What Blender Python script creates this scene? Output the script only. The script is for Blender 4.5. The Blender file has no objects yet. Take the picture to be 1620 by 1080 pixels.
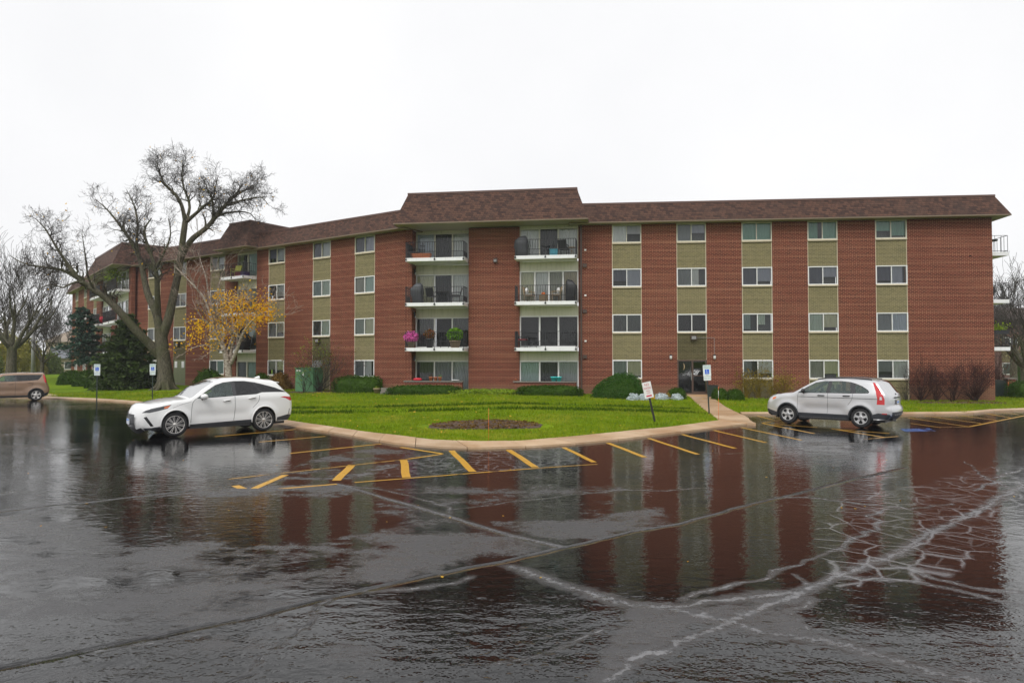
import bpy, bmesh, math, random
import numpy as np
from mathutils import Vector, Matrix
from mathutils.geometry import delaunay_2d_cdt
rad = math.radians
random.seed(7)
rng = np.random.default_rng(7)
scene = bpy.context.scene
col = scene.collection

# ------------------------------------------------------------------ camera
F_PX, HZ, CAM_H = 1080.0, 570.5, 2.3        # focal length, horizon row (photo pixels), eye height
PITCH = math.atan((HZ - 540.0) / F_PX)
cam_d = bpy.data.cameras.new('camera')
cam = bpy.data.objects.new('camera', cam_d)
col.objects.link(cam)
cam_d.sensor_width = 36.0
cam_d.lens = 24.0
cam_d.clip_end = 3000
cam.location = (0, 0, CAM_H)
cam.rotation_euler = (rad(90) + PITCH, 0, 0)
scene.camera = cam

# ------------------------------------------------------------------ sky, sun, exposure
SUN_EL, SUN_AZ = 50.0, 200.0                # soft sun behind thick cloud, behind the camera
world = bpy.data.worlds.new('World')
scene.world = world
world.use_nodes = True
wn, wl = world.node_tree.nodes, world.node_tree.links
wn.clear()
w_out = wn.new('ShaderNodeOutputWorld')
w_bg = wn.new('ShaderNodeBackground')
w_sky = wn.new('ShaderNodeTexSky')
w_sky.sky_type = 'NISHITA'
w_sky.sun_disc = False
w_sky.sun_elevation = rad(SUN_EL)
w_sky.sun_rotation = rad(SUN_AZ)
w_sky.air_density = 1.0
w_sky.dust_density = 4.0
w_hs = wn.new('ShaderNodeHueSaturation')
w_hs.inputs['Saturation'].default_value = 0.10
w_mix = wn.new('ShaderNodeMixRGB')
w_mix.inputs['Fac'].default_value = 0.90
w_geo = wn.new('ShaderNodeTexCoord')
w_nz = wn.new('ShaderNodeTexNoise')
w_nz.inputs['Scale'].default_value = 2.2
w_nz.inputs['Detail'].default_value = 4.0
w_rp = wn.new('ShaderNodeValToRGB')
w_rp.color_ramp.elements[0].position = 0.3
w_rp.color_ramp.elements[0].color = (7.75, 7.8, 7.95, 1)
w_rp.color_ramp.elements[1].position = 0.75
w_rp.color_ramp.elements[1].color = (8.75, 8.75, 8.8, 1)
wl.new(w_geo.outputs['Generated'], w_nz.inputs['Vector'])
wl.new(w_nz.outputs['Fac'], w_rp.inputs['Fac'])
wl.new(w_sky.outputs['Color'], w_hs.inputs['Color'])
wl.new(w_hs.outputs['Color'], w_mix.inputs['Color1'])
wl.new(w_rp.outputs['Color'], w_mix.inputs['Color2'])
wl.new(w_mix.outputs['Color'], w_bg.inputs['Color'])
w_bg.inputs['Strength'].default_value = 0.1
wl.new(w_bg.outputs['Background'], w_out.inputs['Surface'])

sun_d = bpy.data.lights.new('sun', 'SUN')
sun_d.energy = 1.4
sun_d.angle = rad(30)
sun_d.color = (1.0, 0.985, 0.96)
sun = bpy.data.objects.new('sun', sun_d)
col.objects.link(sun)
sun.rotation_euler = (rad(90 - SUN_EL), 0, rad(-20))

vs = scene.view_settings
vs.view_transform = 'Standard'
vs.look = 'None'
vs.exposure = 0.35
vs.gamma = 1.0
vs.use_curve_mapping = False
scene.cycles.max_bounces = 8
scene.cycles.transparent_max_bounces = 24
scene.cycles.caustics_reflective = False
scene.cycles.caustics_refractive = False
scene.cycles.use_denoising = True

# ------------------------------------------------------------------ helpers
_c, _s = math.cos(PITCH), math.sin(PITCH)
def ray(px, py):
    dx, dz = (px - 810.0) / F_PX, -(py - 540.0) / F_PX
    return np.array([dx, _c - _s * dz, _s + _c * dz])
def G(px, py, z=0.0):
    """point where the direction of a photo pixel meets the level z"""
    r = ray(px, py)
    t = (z - CAM_H) / r[2]
    return np.array([r[0] * t, r[1] * t, z])
def lot_z(y):
    """the asphalt falls about two per cent away from the camera to the middle of the lot"""
    return 0.021 * np.clip(13.0 - np.asarray(y, float), 0, None)**2 / (np.clip(13.0 - np.asarray(y, float), 0, None) + 1.5)
def GL(px, py):
    """point of the sloping asphalt seen at a photo pixel"""
    z = 0.0
    for _ in range(25):
        p = G(px, py, z); z = 0.5*z + 0.5*float(lot_z(p[1]))
    return p
def AT(px, py, Y):
    """point in the direction of a photo pixel at the distance Y of the thing it belongs to"""
    r = ray(px, py)
    t = Y / r[1]
    return np.array([r[0] * t, Y, CAM_H + r[2] * t])

class MB:
    def __init__(self):
        self.v, self.f, self.sm = [], [], []
    def add(self, vs, fs, smooth=False):
        o = len(self.v)
        self.v += [tuple(p) for p in vs]
        self.f += [tuple(i + o for i in f) for f in fs]
        self.sm += [smooth] * len(fs)
        return self
    def box(self, x0, x1, y0, y1, z0, z1):
        v = [(x0,y0,z0),(x1,y0,z0),(x1,y1,z0),(x0,y1,z0),(x0,y0,z1),(x1,y0,z1),(x1,y1,z1),(x0,y1,z1)]
        return self.add(v, [(0,3,2,1),(4,5,6,7),(0,1,5,4),(1,2,6,5),(2,3,7,6),(3,0,4,7)])
    def bar(self, a, b, r, n=4, r2=None, cap=True):
        a, b = np.array(a, float), np.array(b, float)
        return self.tube([a, b], [r, r if r2 is None else r2], n, cap)
    def tube(self, pts, rs, n=6, cap=True, smooth=True):
        pts = [np.array(p, float) for p in pts]
        vs, fs = [], []
        prev = None
        for i, p in enumerate(pts):
            d = pts[min(i+1, len(pts)-1)] - pts[max(i-1, 0)]
            d = d / (np.linalg.norm(d) + 1e-9)
            if prev is None:
                h = np.array([0,0,1.]) if abs(d[2]) < .9 else np.array([1.,0,0])
                a = np.cross(d, h)
            else:
                a = prev - d * np.dot(prev, d)
            a = a / (np.linalg.norm(a) + 1e-9)
            prev = a
            b = np.cross(d, a)
            for k in range(n):
                t = 2*math.pi*k/n + math.pi/4
                vs.append(p + rs[i] * (a*math.cos(t) + b*math.sin(t)))
        for i in range(len(pts)-1):
            for k in range(n):
                k2 = (k+1) % n
                fs.append((i*n+k, i*n+k2, (i+1)*n+k2, (i+1)*n+k))
        if cap:
            fs.append(tuple(range(n))[::-1])
            fs.append(tuple((len(pts)-1)*n + k for k in range(n)))
        return self.add(vs, fs, smooth and n > 4)
    def lathe(self, prof, n=16, c=(0,0,0), axis='z', smooth=True):
        vs, fs = [], []
        for r, z in prof:
            for k in range(n):
                t = 2*math.pi*k/n
                if axis == 'z': vs.append((c[0]+r*math.cos(t), c[1]+r*math.sin(t), c[2]+z))
                else: vs.append((c[0]+r*math.cos(t), c[1]+z, c[2]+r*math.sin(t)))
        m = len(prof)
        for i in range(m-1):
            for k in range(n):
                k2 = (k+1) % n
                fs.append((i*n+k, i*n+k2, (i+1)*n+k2, (i+1)*n+k))
        fs.append(tuple(range(n))[::-1]); fs.append(tuple((m-1)*n+k for k in range(n)))
        return self.add(vs, fs, smooth)
    def ball(self, c, r, n=10, m=6, bump=0.0):
        rx, ry, rz = (r, r, r) if np.isscalar(r) else r
        vs, fs = [], []
        for i in range(m+1):
            ph = math.pi * i / m
            for k in range(n):
                t = 2*math.pi*k/n
                q = 1 + bump*(random.random()-.5)
                vs.append((c[0]+rx*q*math.sin(ph)*math.cos(t), c[1]+ry*q*math.sin(ph)*math.sin(t), c[2]-rz*q*math.cos(ph)))
        for i in range(m):
            for k in range(n):
                k2 = (k+1) % n
                fs.append((i*n+k, i*n+k2, (i+1)*n+k2, (i+1)*n+k))
        return self.add(vs, fs, True)
    def build(self, name, mat, parent=None, loc=None, rz=0.0):
        me = bpy.data.meshes.new(name)
        me.from_pydata([tuple(map(float, p)) for p in self.v], [], self.f)
        if any(self.sm):
            me.polygons.foreach_set('use_smooth', self.sm)
        me.update()
        return link(name, me, mat, parent, loc, rz)

def link(name, me, mat, parent=None, loc=None, rz=0.0):
    o = bpy.data.objects.new(name, me)
    col.objects.link(o)
    if mat is not None and me is not None and len(me.materials) == 0:
        me.materials.append(mat)
    if parent is not None: o.parent = parent
    if loc is not None: o.location = loc
    o.rotation_euler = (0, 0, rz)
    return o
def np_mesh(name, V, Fc, mat, parent=None, smooth=False):
    """mesh from arrays: V (n,3), Fc (m,k) with k = 3 or 4"""
    V = np.asarray(V, np.float32); Fc = np.asarray(Fc, np.int32)
    me = bpy.data.meshes.new(name)
    m, k = Fc.shape
    me.vertices.add(len(V)); me.vertices.foreach_set('co', V.ravel())
    me.loops.add(m*k); me.loops.foreach_set('vertex_index', Fc.ravel())
    me.polygons.add(m)
    me.polygons.foreach_set('loop_start', np.arange(0, m*k, k, dtype=np.int32))
    me.polygons.foreach_set('loop_total', np.full(m, k, np.int32))
    me.polygons.foreach_set('use_smooth', np.full(m, smooth))
    me.update(calc_edges=True)
    return link(name, me, mat, parent)
def empty(name, loc=(0,0,0), rz=0.0, parent=None):
    o = bpy.data.objects.new(name, None)
    o.empty_display_size = 0.3
    col.objects.link(o)
    o.location = loc
    o.rotation_euler = (0, 0, rz)
    if parent is not None: o.parent = parent
    return o
def tag(o, label, cat, group=None):
    o['label'] = label; o['category'] = cat
    if group: o['group'] = group
    return o
def structure(o): o['kind'] = 'structure'; return o
def stuff(o, label=None, cat=None):
    o['kind'] = 'stuff'
    if label: tag(o, label, cat)
    return o
def copy_tree(o, parent=None):
    c = o.copy(); col.objects.link(c); c.parent = parent
    for ch in o.children: copy_tree(ch, c)
    return c
def smoothstep(x, a, b):
    t = np.clip((x - a) / (b - a), 0, 1)
    return t * t * (3 - 2 * t)
def seg_dist(P, poly):
    """distance of points P (n,2) to a polyline"""
    d = np.full(len(P), 1e9)
    for a, b in zip(poly[:-1], poly[1:]):
        a, b = np.asarray(a[:2], float), np.asarray(b[:2], float)
        ab = b - a
        t = np.clip(((P - a) @ ab) / (ab @ ab + 1e-12), 0, 1)
        d = np.minimum(d, np.hypot(*(P - a - t[:, None] * ab).T))
    return d
def in_poly(P, poly):
    P = np.asarray(P, float); x, y = P[:, 0], P[:, 1]
    ins = np.zeros(len(P), bool)
    n = len(poly)
    for i in range(n):
        x1, y1 = poly[i][0], poly[i][1]; x2, y2 = poly[(i+1) % n][0], poly[(i+1) % n][1]
        c = (y1 > y) != (y2 > y)
        with np.errstate(divide='ignore', invalid='ignore'):
            xi = (x2 - x1) * (y - y1) / (y2 - y1 + 1e-15) + x1
        ins ^= c & (x < xi)
    return ins

# ------------------------------------------------------------------ materials
class Nodes:
    def __init__(self, name):
        self.m = bpy.data.materials.new(name)
        self.m.use_nodes = True
        self.t = self.m.node_tree
        self.b = self.t.nodes['Principled BSDF']
        self.out = self.t.nodes['Material Output']
    def n(self, typ, **kw):
        nd = self.t.nodes.new('ShaderNode' + typ)
        for k, v in kw.items():
            if k in nd.inputs.keys(): self.set(nd.inputs[k], v)
            else: setattr(nd, k, v)
        return nd
    def set(self, sock, v):
        if isinstance(v, bpy.types.NodeSocket): self.t.links.new(v, sock)
        else:
            if sock.type == 'RGBA' and len(v) == 3: v = (*v, 1)
            sock.default_value = v
    def P(self, **kw):
        for k, v in kw.items(): self.set(self.b.inputs[k.replace('_', ' ')], v)
        return self
    def coord(self, kind='Object'): return self.n('TexCoord').outputs[kind]
    def noise(self, scale, detail=3.0, rough=0.5, vec=None):
        nd = self.n('TexNoise', Scale=scale, Detail=detail, Roughness=rough)
        if vec is not None: self.set(nd.inputs['Vector'], vec)
        return nd.outputs['Fac']
    def math(self, op, a, b=0.0, clamp=False):
        nd = self.n('Math', operation=op); nd.use_clamp = clamp
        self.set(nd.inputs[0], a); self.set(nd.inputs[1], b)
        return nd.outputs[0]
    def ramp(self, fac, lo, hi, a=0.0, b=1.0):
        nd = self.n('MapRange'); nd.interpolation_type = 'SMOOTHSTEP'
        for i, v in zip(range(5), (fac, lo, hi, a, b)): self.set(nd.inputs[i], v)
        return nd.outputs[0]
    def mix(self, fac, a, b, mode='MIX'):
        nd = self.n('MixRGB', blend_type=mode)
        self.set(nd.inputs[0], fac); self.set(nd.inputs[1], a); self.set(nd.inputs[2], b)
        return nd.outputs[0]
    def bump(self, h, strength=0.3, dist=0.02, normal=None):
        nd = self.n('Bump', Strength=strength, Distance=dist)
        self.set(nd.inputs['Height'], h)
        if normal is not None: self.set(nd.inputs['Normal'], normal)
        return nd.outputs['Normal']
    def mapping(self, vec, scale=(1,1,1), rot=(0,0,0), loc=(0,0,0)):
        nd = self.n('Mapping'); self.set(nd.inputs['Vector'], vec)
        nd.inputs['Scale'].default_value = scale; nd.inputs['Rotation'].default_value = rot; nd.inputs['Location'].default_value = loc
        return nd.outputs[0]

def plain(name, c, rough=0.5, spec=0.5, metal=0.0, var=0.12, scale=6.0, coat=0.0, bump=0.0):
    k = Nodes(name)
    v = k.noise(scale, 4.0, 0.6, k.coord())
    dark = tuple(x * (1 - var) for x in c); lite = tuple(min(1, x * (1 + var)) for x in c)
    k.P(Base_Color=k.mix(v, dark, lite), Roughness=rough, Metallic=metal)
    k.b.inputs['Specular IOR Level'].default_value = spec
    k.b.inputs['Coat Weight'].default_value = coat
    k.b.inputs['Coat Roughness'].default_value = 0.04
    if bump: k.P(Normal=k.bump(k.noise(scale * 8, 3.0, 0.6, k.coord()), bump, 0.01))
    return k.m

def wall_vec(k, su=1.0, sz=1.0):
    """(along the wall, height) for upright faces that follow the local axes"""
    s = k.n('SeparateXYZ'); k.set(s.inputs[0], k.coord())
    c = k.n('CombineXYZ')
    k.set(c.inputs[0], k.math('MULTIPLY', k.math('ADD', s.outputs[0], s.outputs[1]), su))
    k.set(c.inputs[1], k.math('MULTIPLY', s.outputs[2], sz))
    return c.outputs[0], s.outputs[2]

def brick_mat(name, c1, c2, mortar, stain, stain_h, mort=0.011, patch=None):
    k = Nodes(name)
    vec, z = wall_vec(k)
    cs = k.math('FLOOR', k.math('DIVIDE', z, 0.0762))
    def bond(width):
        b = k.n('TexBrick'); b.offset = 0.5
        k.set(b.inputs['Vector'], vec)
        for nm, v in (('Color1', c1), ('Color2', c2), ('Mortar', mortar), ('Scale', 1.0), ('Mortar Size', mort), ('Mortar Smooth', 0.25), ('Bias', 0.0), ('Brick Width', width), ('Row Height', 0.0762)):
            k.set(b.inputs[nm], v)
        return b
    b, b2 = bond(0.205), bond(0.1025)
    # every sixth course shows brick ends only, with twice as many joints
    hd = k.math('FRACT', k.math('DIVIDE', k.math('ADD', cs, 240.5), 6.0))
    colr = k.mix(k.ramp(hd, 0.80, 0.84), b.outputs['Color'], b2.outputs['Color'])
    colr = k.mix(k.ramp(hd, 0.80, 0.84, 0.0, 0.24), colr, mortar)
    # courses differ a little from each other, and patches of wall are paler or darker
    band = k.n('TexNoise', Scale=1.0, Detail=2.0); k.set(band.inputs['Vector'], k.mapping(vec, (0.10, 2.2, 1)))
    big = k.noise(0.35, 3.0, 0.55, k.coord())
    colr = k.mix(k.ramp(band.outputs['Fac'], 0.50, 0.72, 0.0, 0.22), colr, mortar)
    colr = k.mix(k.ramp(big, 0.35, 0.7, 0.0, 0.35), colr, k.mix(0.5, colr, tuple(x * 0.75 for x in c1)), 'MIX')
    # pale salt stain along the foot of the wall
    edge = k.math('ADD', z, k.math('MULTIPLY', k.noise(0.9, 4.0, 0.6, k.coord()), 0.5))
    colr = k.mix(k.ramp(edge, stain_h + 0.05, stain_h + 0.4, 0.62, 0.0), colr, stain)
    k.P(Base_Color=colr, Roughness=0.85)
    k.b.inputs['Specular IOR Level'].default_value = 0.12
    k.P(Normal=k.bump(k.math('SUBTRACT', 1.0, b.outputs['Fac']), 0.5, 0.006))
    return k.m

M = {}
M['brick'] = brick_mat('red_brick', (0.122, 0.022, 0.017), (0.058, 0.0110, 0.0108), (0.385, 0.186, 0.112), (0.215, 0.118, 0.074), 0.85)
M['olive'] = brick_mat('olive_brick', (0.205, 0.182, 0.088), (0.130, 0.120, 0.062), (0.31, 0.26, 0.15), (0.21, 0.185, 0.105), 0.35)
def shingle():
    k = Nodes('shingle')
    vec, z = wall_vec(k, 1.0, 1.08)
    b = k.n('TexBrick'); b.offset = 0.37; b.offset_frequency = 2
    k.set(b.inputs['Vector'], vec)
    for nm, v in (('Color1', (0.125, 0.064, 0.045)), ('Color2', (0.042, 0.025, 0.022)), ('Mortar', (0.020, 0.014, 0.013)), ('Scale', 1.0), ('Mortar Size', 0.010), ('Mortar Smooth', 0.4), ('Bias', -0.1), ('Brick Width', 0.21), ('Row Height', 0.125)):
        k.set(b.inputs[nm], v)
    n2 = k.noise(0.8, 4.0, 0.6, k.coord())
    c = k.mix(k.ramp(n2, 0.4, 0.75, 0, 0.35), b.outputs['Color'], (0.068, 0.046, 0.038))
    k.P(Base_Color=c, Roughness=0.85, Normal=k.bump(k.math('SUBTRACT', 1.0, b.outputs['Fac']), 0.6, 0.012))
    k.b.inputs['Specular IOR Level'].default_value = 0.2
    return k.m
M['shingle'] = shingle()
def streaked(name, c, dirt, amt=0.5, rough=0.55):
    """painted surface with faint rain streaks and grime"""
    k = Nodes(name)
    vec, z = wall_vec(k)
    st = k.n('TexNoise', Scale=1.0, Detail=4.0); k.set(st.inputs['Vector'], k.mapping(vec, (7.0, 0.8, 1)))
    k.P(Base_Color=k.mix(k.ramp(st.outputs['Fac'], 0.45, 0.8, 0, amt), c, dirt), Roughness=rough)
    k.b.inputs['Specular IOR Level'].default_value = 0.35
    return k.m
M['cream'] = streaked('cream_panel', (0.66, 0.64, 0.52), (0.42, 0.42, 0.32), 0.55)
M['drip'] = streaked('tan_drip_edge', (0.20, 0.155, 0.105), (0.12, 0.09, 0.065), 0.5)
M['soffit'] = streaked('beige_soffit', (0.42, 0.38, 0.29), (0.28, 0.25, 0.19), 0.5)
M['slab'] = streaked('white_slab_paint', (0.82, 0.82, 0.82), (0.60, 0.60, 0.57), 0.35)
M['frame'] = streaked('white_frame', (0.78, 0.78, 0.76), (0.62, 0.62, 0.58), 0.3, 0.4)
M['frame_cream'] = streaked('cream_frame', (0.62, 0.60, 0.50), (0.45, 0.42, 0.33), 0.4, 0.4)
M['sill'] = streaked('stone_sill', (0.60, 0.52, 0.38), (0.42, 0.35, 0.25), 0.5, 0.7)
M['fascia'] = plain('brown_fascia', (0.11, 0.055, 0.042), 0.45)
M['iron'] = plain('black_iron', (0.018, 0.018, 0.020), 0.45)
M['brown_metal'] = plain('brown_metal', (0.075, 0.045, 0.032), 0.4)
M['dark'] = plain('dark_inside', (0.012, 0.012, 0.013), 0.9, 0.1)
M['white'] = plain('white_plastic', (0.75, 0.75, 0.74), 0.4)
M['grey'] = plain('grey_plastic', (0.25, 0.25, 0.25), 0.5)
M['black'] = plain('black_plastic', (0.020, 0.020, 0.022), 0.45)
M['rubber'] = plain('tyre_rubber', (0.022, 0.022, 0.023), 0.62, 0.35)
M['terracotta'] = plain('terracotta', (0.52, 0.17, 0.07), 0.75)
M['teal'] = plain('teal_plastic', (0.07, 0.62, 0.62), 0.35)
M['blue_cloth'] = plain('blue_cloth', (0.07, 0.33, 0.42), 0.8)
M['tan_wood'] = plain('tan_wicker', (0.30, 0.22, 0.13), 0.7, bump=0.3)
M['red_cloth'] = plain('red_cloth', (0.24, 0.03, 0.035), 0.8)
M['bright_red'] = plain('bright_red', (0.55, 0.02, 0.04), 0.6)
M['yellow_pl'] = plain('yellow_plastic', (0.62, 0.62, 0.10), 0.6)
M['violet'] = plain('violet_plastic', (0.09, 0.06, 0.20), 0.6)
M['cover_black'] = plain('black_cover', (0.014, 0.014, 0.016), 0.55, bump=0.5, scale=4)
M['cover_grey'] = plain('grey_cover', (0.055, 0.058, 0.065), 0.55, bump=0.5, scale=4)
M['green_box'] = plain('green_painted_steel', (0.085, 0.205, 0.098), 0.45, var=0.2, scale=3)
M['wood_green'] = plain('green_painted_wood', (0.185, 0.205, 0.11), 0.6)
M['orange'] = plain('orange_plastic', (0.70, 0.17, 0.03), 0.5)
M['steel'] = plain('galvanised_steel', (0.35, 0.36, 0.36), 0.4, metal=0.7)
M['post_green'] = plain('dark_green_post', (0.016, 0.028, 0.022), 0.5)
M['post_black'] = plain('black_post', (0.016, 0.014, 0.014), 0.5)
M['concrete_dark'] = plain('old_concrete', (0.20, 0.18, 0.15), 0.8, bump=0.3)
M['lamp_glass'] = plain('frosted_glass', (0.62, 0.62, 0.58), 0.35)

def glass(name, tint, refl=1.0, rough=0.02, body=(0.02, 0.025, 0.025), opacity=0.25):
    k = Nodes(name)
    tr = k.n('BsdfTransparent', Color=tint)
    df = k.n('BsdfDiffuse', Color=body)
    gl = k.n('BsdfGlossy', Color=(refl, refl, refl), Roughness=rough)
    fr = k.n('Fresnel', IOR=1.55)
    k.P()
    m1 = k.n('MixShader'); k.set(m1.inputs[0], opacity); k.set(m1.inputs[1], tr.outputs[0]); k.set(m1.inputs[2], df.outputs[0])
    m2 = k.n('MixShader'); k.set(m2.inputs[0], fr.outputs[0]); k.set(m2.inputs[1], m1.outputs[0]); k.set(m2.inputs[2], gl.outputs[0])
    k.set(k.out.inputs['Surface'], m2.outputs[0])
    return k.m
M['pane'] = glass('window_glass', (0.94, 0.97, 0.955), 1.0, 0.01, (0.03, 0.035, 0.035), 0.04)
M['pane_screen'] = glass('window_glass_screen', (0.84, 0.86, 0.87), 0.7, 0.05, (0.06, 0.063, 0.066), 0.20)
M['car_glass'] = glass('car_glass', (0.74, 0.86, 0.82), 0.72, 0.01, (0.16, 0.21, 0.20), 0.30)
M['car_glass_dark'] = glass('car_glass_dark', (0.10, 0.105, 0.11), 1.0, 0.01, (0.02, 0.02, 0.022), 0.4)
def cloth(name, c):
    k = Nodes(name)
    vec, z = wall_vec(k)
    n = k.n('TexNoise', Scale=1.0, Detail=3.0); k.set(n.inputs['Vector'], k.mapping(vec, (9.0, 0.7, 1)))
    k.P(Base_Color=k.mix(n.outputs['Fac'], tuple(x * 0.82 for x in c), tuple(min(.95, x * 1.12) for x in c)), Roughness=0.85)
    k.b.inputs['Specular IOR Level'].default_value = 0.15
    return k.m
CL = {n: cloth('curtain_' + n, c) for n, c in dict(
    white=(0.88, 0.88, 0.88), grey=(0.52, 0.55, 0.56), green=(0.22, 0.42, 0.33), pale_green=(0.60, 0.70, 0.60),
    beige=(0.74, 0.73, 0.60), lilac=(0.44, 0.45, 0.56), slate=(0.26, 0.27, 0.34), cream=(0.76, 0.73, 0.52), aqua=(0.52, 0.68, 0.64),
    blueish=(0.62, 0.68, 0.80), dim=(0.11, 0.12, 0.12), tan=(0.50, 0.42, 0.28), black=(0.016, 0.017, 0.018)).items()}  # black is no cloth but unlit room darkness as a colour; dim serves both

def leafy(name, c1, c2, trans=0.25, rough=0.55, patch=None):
    k = Nodes(name)
    g = k.n('NewGeometry')
    big = k.noise(0.9, 2.0, 0.5, k.coord())
    f = k.math('ADD', k.math('MULTIPLY', g.outputs['Random Per Island'], 0.7), k.math('MULTIPLY', big, 0.4))
    c = k.mix(f, c1, c2)
    if patch:
        m = k.math('ADD', k.math('MULTIPLY', k.noise(0.32, 3.0, 0.6, k.coord()), 0.6), k.math('MULTIPLY', k.noise(1.6, 4.0, 0.65, k.coord()), 0.4))
        c = k.mix(k.ramp(m, 0.46, 0.64, 0, 0.8), c, patch)
        c = k.mix(k.ramp(m, 0.30, 0.45, 0.6, 0.0), c, tuple(x * 0.45 for x in c1))
    k.P(Base_Color=c, Roughness=rough)
    k.b.inputs['Specular IOR Level'].default_value = 0.10
    t = k.n('BsdfTranslucent'); k.set(t.inputs[0], c)
    m = k.n('MixShader'); k.set(m.inputs[0], trans); k.set(m.inputs[1], k.b.outputs[0]); k.set(m.inputs[2], t.outputs[0])
    k.set(k.out.inputs['Surface'], m.outputs[0])
    return k.m
M['hedge'] = leafy('hedge_leaves', (0.014, 0.040, 0.004), (0.060, 0.120, 0.010), 0.15)
M['mound'] = leafy('juniper_leaves', (0.016, 0.055, 0.008), (0.060, 0.150, 0.022), 0.15)
M['lime'] = leafy('lime_leaves', (0.11, 0.19, 0.015), (0.30, 0.40, 0.03))
M['silver'] = leafy('silver_leaves', (0.36, 0.42, 0.42), (0.62, 0.68, 0.70), 0.1)
M['straw'] = leafy('straw_leaves', (0.14, 0.10, 0.018), (0.36, 0.27, 0.04))
M['russet'] = leafy('russet_leaves', (0.07, 0.035, 0.012), (0.20, 0.12, 0.025))
M['fir'] = leafy('fir_needles', (0.016, 0.034, 0.009), (0.085, 0.125, 0.034), 0.1, 0.7)
M['pine'] = leafy('pine_needles', (0.014, 0.040, 0.026), (0.062, 0.110, 0.078), 0.1, 0.7)
M['yellow_leaf'] = leafy('birch_leaves', (0.80, 0.34, 0.008), (0.95, 0.64, 0.03), 0.45)
M['fallen'] = leafy('fallen_leaves', (0.36, 0.14, 0.02), (0.75, 0.48, 0.05), 0.2)
M['pink'] = leafy('pink_petals', (0.62, 0.08, 0.36), (0.90, 0.24, 0.62), 0.2)
M['redflower'] = leafy('red_green_leaves', (0.08, 0.13, 0.02), (0.35, 0.07, 0.03), 0.2)
M['trail'] = leafy('trailing_leaves', (0.07, 0.19, 0.015), (0.20, 0.38, 0.03), 0.3)
M['lawn_blade'] = leafy('grass_blades', (0.092, 0.165, 0.004), (0.270, 0.355, 0.010), 0.3, 0.9, (0.36, 0.36, 0.035))
M['shaded_long_grass'] = leafy('shaded_long_grass_blades', (0.028, 0.066, 0.002), (0.075, 0.135, 0.004), 0.2, 0.9)  # darker than the lawn blades: bank shading put into the colour
M['far_green'] = leafy('far_leaves', (0.05, 0.085, 0.02), (0.16, 0.20, 0.045), 0.25)
M['far_yellow'] = leafy('far_yellow_leaves', (0.13, 0.13, 0.02), (0.30, 0.27, 0.04), 0.3)
def bark(name, c1, c2, sc=(6, 6, 1.2), strength=0.5, moss=None):
    k = Nodes(name)
    v = k.noise(3.0, 5.0, 0.65, k.mapping(k.coord(), sc))
    c = k.mix(k.ramp(v, 0.32, 0.68), c1, c2)
    if moss: c = k.mix(k.ramp(k.noise(0.8, 4.0, 0.6, k.coord()), 0.40, 0.66, 0, 0.6), c, moss)
    k.P(Base_Color=c, Roughness=0.85, Normal=k.bump(v, strength, 0.03))
    k.b.inputs['Specular IOR Level'].default_value = 0.2
    return k.m
M['bark'] = bark('wet_bark', (0.040, 0.036, 0.024), (0.150, 0.132, 0.094), moss=(0.055, 0.062, 0.020))
M['twig'] = bark('twig_bark', (0.026, 0.022, 0.020), (0.070, 0.060, 0.050), (2, 2, 2), 0.2)
M['red_twig'] = bark('red_twig', (0.030, 0.015, 0.014), (0.080, 0.038, 0.032), (2, 2, 2), 0.2)
M['birch_bark'] = bark('birch_bark', (0.10, 0.075, 0.055), (0.62, 0.54, 0.46), (1.6, 1.6, 5), 0.4)
M['birch_twig'] = bark('birch_twig', (0.16, 0.12, 0.095), (0.36, 0.29, 0.235), (2, 2, 2), 0.2)
# ------------------------------------------------------------------ the ground
def pix(lst, z=0.0): return [G(a, b, z)[:2] for a, b in lst]
KERB = [(-75.0, 63.3)] + pix([(0,627.5),(69,630),(152,633.5),(212,638),(300,649),(380,660.5),(440,673),(540,688),(627,703.5),(707,709.5),(760,710.5),(840,708),(907,703.5),(980,697),(1060,687),(1130,678),(1196,670.5)])
KERB_R = pix([(1173,655.5),(1300,655.5),(1430,656),(1531,655),(1573,651),(1620,649.5)]) + [(60.0, 48.0)]
INNER = [(-75.0, 63.75)] + [tuple(np.array(p) + (0.12, 0.40)) for p in pix([(0,627.5),(69,630),(152,633.5),(212,638),(300,649)])] + pix([(380,656.5),(450,664),(573,682),(687,695.5),(760,698),(823,697),(907,690),(980,683),(1060,675),(1137,665)], 0.09)
LAWN_R = [tuple(np.array(p) + (0.0, 0.22)) for p in KERB_R]
EDGE = np.array([p for p in KERB] + [p for p in KERB_R])

def terrain(P):
    """height of the lawn: rises gently from the kerb to the foot of the building"""
    P = np.atleast_2d(np.asarray(P, float))[:, :2]
    d = np.minimum(seg_dist(P, KERB), seg_dist(P, KERB_R))
    fx = 1.0 - 0.85 * smoothstep(P[:, 0], 6.0, 21.0)
    z = 0.09 + 0.33 * smoothstep(d, 0.0, 15.0) * fx
    # two low mown ridges across the lawn
    lx = smoothstep(P[:, 0], -15.0, -9.0) * (1 - smoothstep(P[:, 0], 6.0, 9.0))
    for y0, a in ((28.3, 0.10), (30.6, 0.10)):
        yy = P[:, 1] - y0 - 0.10 * P[:, 0] * 0 - 0.25 * np.sin(P[:, 0] * 0.35)
        z = z + lx * a * (smoothstep(yy, 0, 0.16) - smoothstep(yy, 0.3, 2.1))
    return z
def TZ(x, y): return float(terrain([(x, y)])[0])
def LG(px, py):
    """point of the lawn seen at a photo pixel"""
    z = 0.15
    for _ in range(6):
        p = G(px, py, z); z = TZ(p[0], p[1])
    return np.array([p[0], p[1], z])
def on_lawn(x, y): return (x, y, TZ(x, y))

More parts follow.
